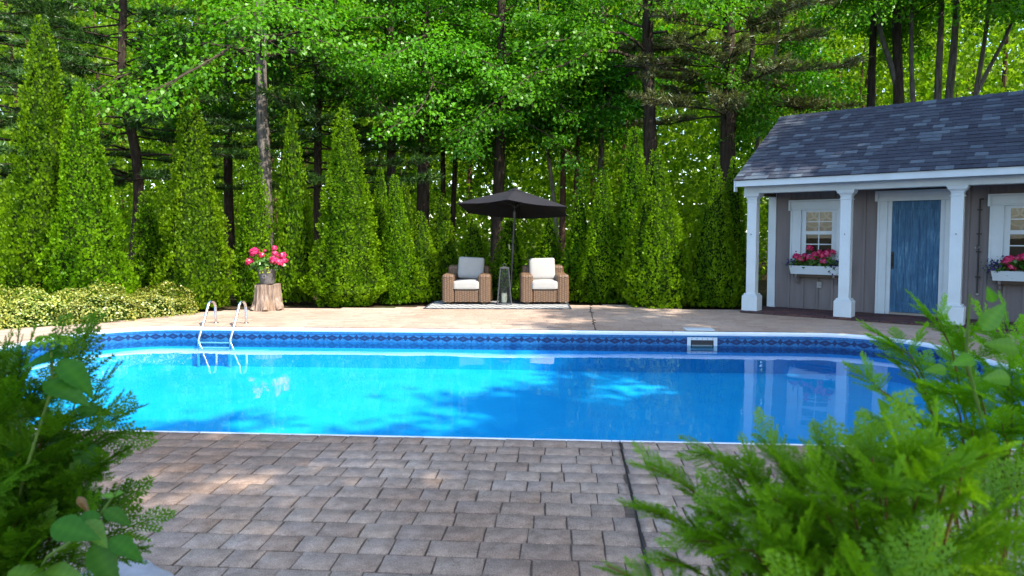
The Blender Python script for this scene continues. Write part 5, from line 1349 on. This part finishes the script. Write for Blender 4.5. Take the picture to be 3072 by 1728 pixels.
hy = [([atn(60, 1200, 2.15), atn(130, 980, 2.1), atn(130, 860, 2.1)], [(blm[0], atn(150, 905, 2.08), (.75, -.1, -.65), (.5, -.6, .7), .13), (blm[1], atn(160, 895, 2.1), (-.8, -.1, -.1), (-.1, -.5, 1), .12), (blm[2], atn(110, 960, 2.05), (.9, -.1, -.30), (.2, -.5, 1), .135), (blm[0], atn(132, 880, 2.1), (.3, -.3, .1), (0, -.7, 1), .06)]),
      ([at(100, 1250, 2.1), at(170, 1080, 2.05), at(190, 1010, 2.05)], [(blm[1], at(195, 1030, 2.03), (.95, 0, -.05), (0, -.7, .7), .095), (blm[2], at(180, 1050, 2.0), (-.75, -.2, -.3), (-.2, -.6, 1), .12), (blm[0], at(200, 1110, 1.98), (.55, -.2, -.75), (.4, -.8, .5), .13), (blm[1], at(150, 1090, 2.0), (.1, -.3, -.9), (.3, -.9, .2), .12)]),
      ([atn(120, 1400, 2.0), atn(230, 1330, 1.95), atn(290, 1240, 1.92)], [(blm[2], atn(262, 1282, 1.9), (.85, -.1, -.35), (.2, -.6, 1), .075), (blm[0], atn(255, 1300, 1.9), (-.75, -.2, -.1), (0, -.7, .9), .09), (blb[0], atn(215, 1310, 1.88), (.65, -.3, -.45), (.4, -.8, .7), .085), (blm[1], atn(275, 1355, 1.88), (.85, -.1, -.40), (.2, -.6, 1), .095), (blm[2], atn(230, 1370, 1.86), (.65, -.2, -.75), (.4, -.7, .7), .12), (blm[0], atn(130, 1320, 1.85), (.9, -.2, -.1), (0, -.8, .8), .12), (blb[1], atn(290, 1245, 1.92), (.5, -.3, .3), (0, -.7, .7), .03), (blb[0], atn(288, 1248, 1.92), (-.5, -.3, .2), (0, -.7, .7), .03), (bld, at(195, 1250, 1.85), (.75, -.2, -.7), (.5, -.6, .5), .055)]),
      ([at(40, 1440, 1.9), at(100, 1440, 1.8), at(170, 1430, 1.75)], [(blb[0], at(110, 1438, 1.72), (.95, -.1, -.05), (0, -.6, 1), .11), (blb[1], at(20, 1440, 1.72), (.9, -.1, 0), (0, -.6, 1), .11), (blm[0], at(20, 1130, 1.95), (.9, -.2, -.2), (0, -.7, .8), .12), (blm[1], at(60, 1010, 2.0), (.8, -.2, -.3), (0, -.7, .8), .11)])]
hp_ = leafy_plant('hydrangea_plant', 'broad-leaved hydrangea growing through the dark cedar at lower left', (-1.75, 2.2, -.02), hy, 1)
# its unopened flower head
rs = random.Random(5)
def fnh(i):
    a, r_ = rs.uniform(0, 6.28), math.sqrt(rs.random()) * .055; c = at(130, 862, 1.8)
    return (c[0] + r_ * math.cos(a), c[1] + r_ * math.sin(a), c[2] + .018 - 6 * r_ * r_ + rs.uniform(-.006, .006)), (math.cos(a) * r_ * 10, math.sin(a) * r_ * 10 - .3, 1), .0055, 1
V, F, T = disc_leaves(220, fnh, rs); link('flower_head', mesh_np('flower_head', V, F, M['cedar'], T), hp_)
ry = [([at(2480, 1100, 1.7), at(2430, 900, 1.65), at(2440, 740, 1.6)], [(blb[0], at(2470, 830, 1.5), (.3, -.3, 0.675), (-.6, -.7, 0.075), 0.075), (blb[1], at(2450, 900, 1.5), (-.8, -.3, -.1), (0, -.7, 0.525), 0.060), (blb[0], at(2500, 760, 1.5), (-.5, -.3, 0.675), (-.5, -.7, 0.150), 0.041), (blb[1], at(2560, 880, 1.45), (-.9, -.2, 0.262), (.2, -.8, 0.450), 0.075), (blb[0], at(2540, 950, 1.45), (-.8, -.3, 0.075), (.2, -.8, 0.450), 0.068), (blb[1], at(2380, 930, 1.55), (-.9, -.3, 0.075), (.2, -.8, 0.450), 0.053)]),
      ([at(2300, 1250, 1.7), at(2220, 1120, 1.65), at(2200, 1060, 1.6)], [(blb[1], at(2230, 1040, 1.55), (-.4, -.4, 0.525), (0, -1, 0.150), 0.053), (blb[0], at(2180, 1080, 1.55), (.6, -.4, 0.225), (0, -1, 0.300), 0.060), (blb[1], at(2170, 1100, 1.5), (-.8, -.3, -.1), (0, -1, 0.300), 0.045)])]
leafy_plant('leafy_shoot', 'bright broad-leaved shoots among the cedar at the right edge', (1.75, 1.75, -.02), ry, 2)

# planting beds, stones
def bed(name, pts, z):
    o = MB().prism(pts, -.03, z).build(name, M['soil']); tag(o, kind='structure'); return o
bed('planting_bed_soil', [(.5, .9), (2.6, .9), (2.7, 2.6), (1.5, 2.7), (.75, 1.9)], .025)
bed('planting_bed_soil', [(-3.2, .8), (-1.1, .8), (-1.25, 2.3), (-1.7, 2.62), (-3.4, 2.9)], .025)
def rock(name, label, loc, size, seed):
    rs = np.random.RandomState(seed); bm = bmesh.new(); bmesh.ops.create_icosphere(bm, subdivisions=3, radius=1)
    P = np.array([v.co[:] for v in bm.verts]); k = .8 + .35 * vnoise(P * 1.6 + 5, seed)
    for v, f in zip(bm.verts, k):
        c = v.co * f; v.co = (c.x * size[0], c.y * size[1], max(-.3, min(.62, c.z)) * size[2] + .3 * size[2])
    me = bpy.data.meshes.new(name); bm.to_mesh(me); bm.free(); me.materials.append(M['stone'])
    for p in me.polygons: p.use_smooth = True
    o = link(name, me, None, loc); tag(o, label, 'stone'); return o
rock('edging_stone', 'flat pale grey stone at the bottom edge beside the left shrub', (-1.53, 2.62, .0), (.21, .13, .09), 3)
rock('pebble', 'small white pebble showing through the cedar at lower right', (.985, 1.62, .62), (.02, .02, .02), 4) if False else None
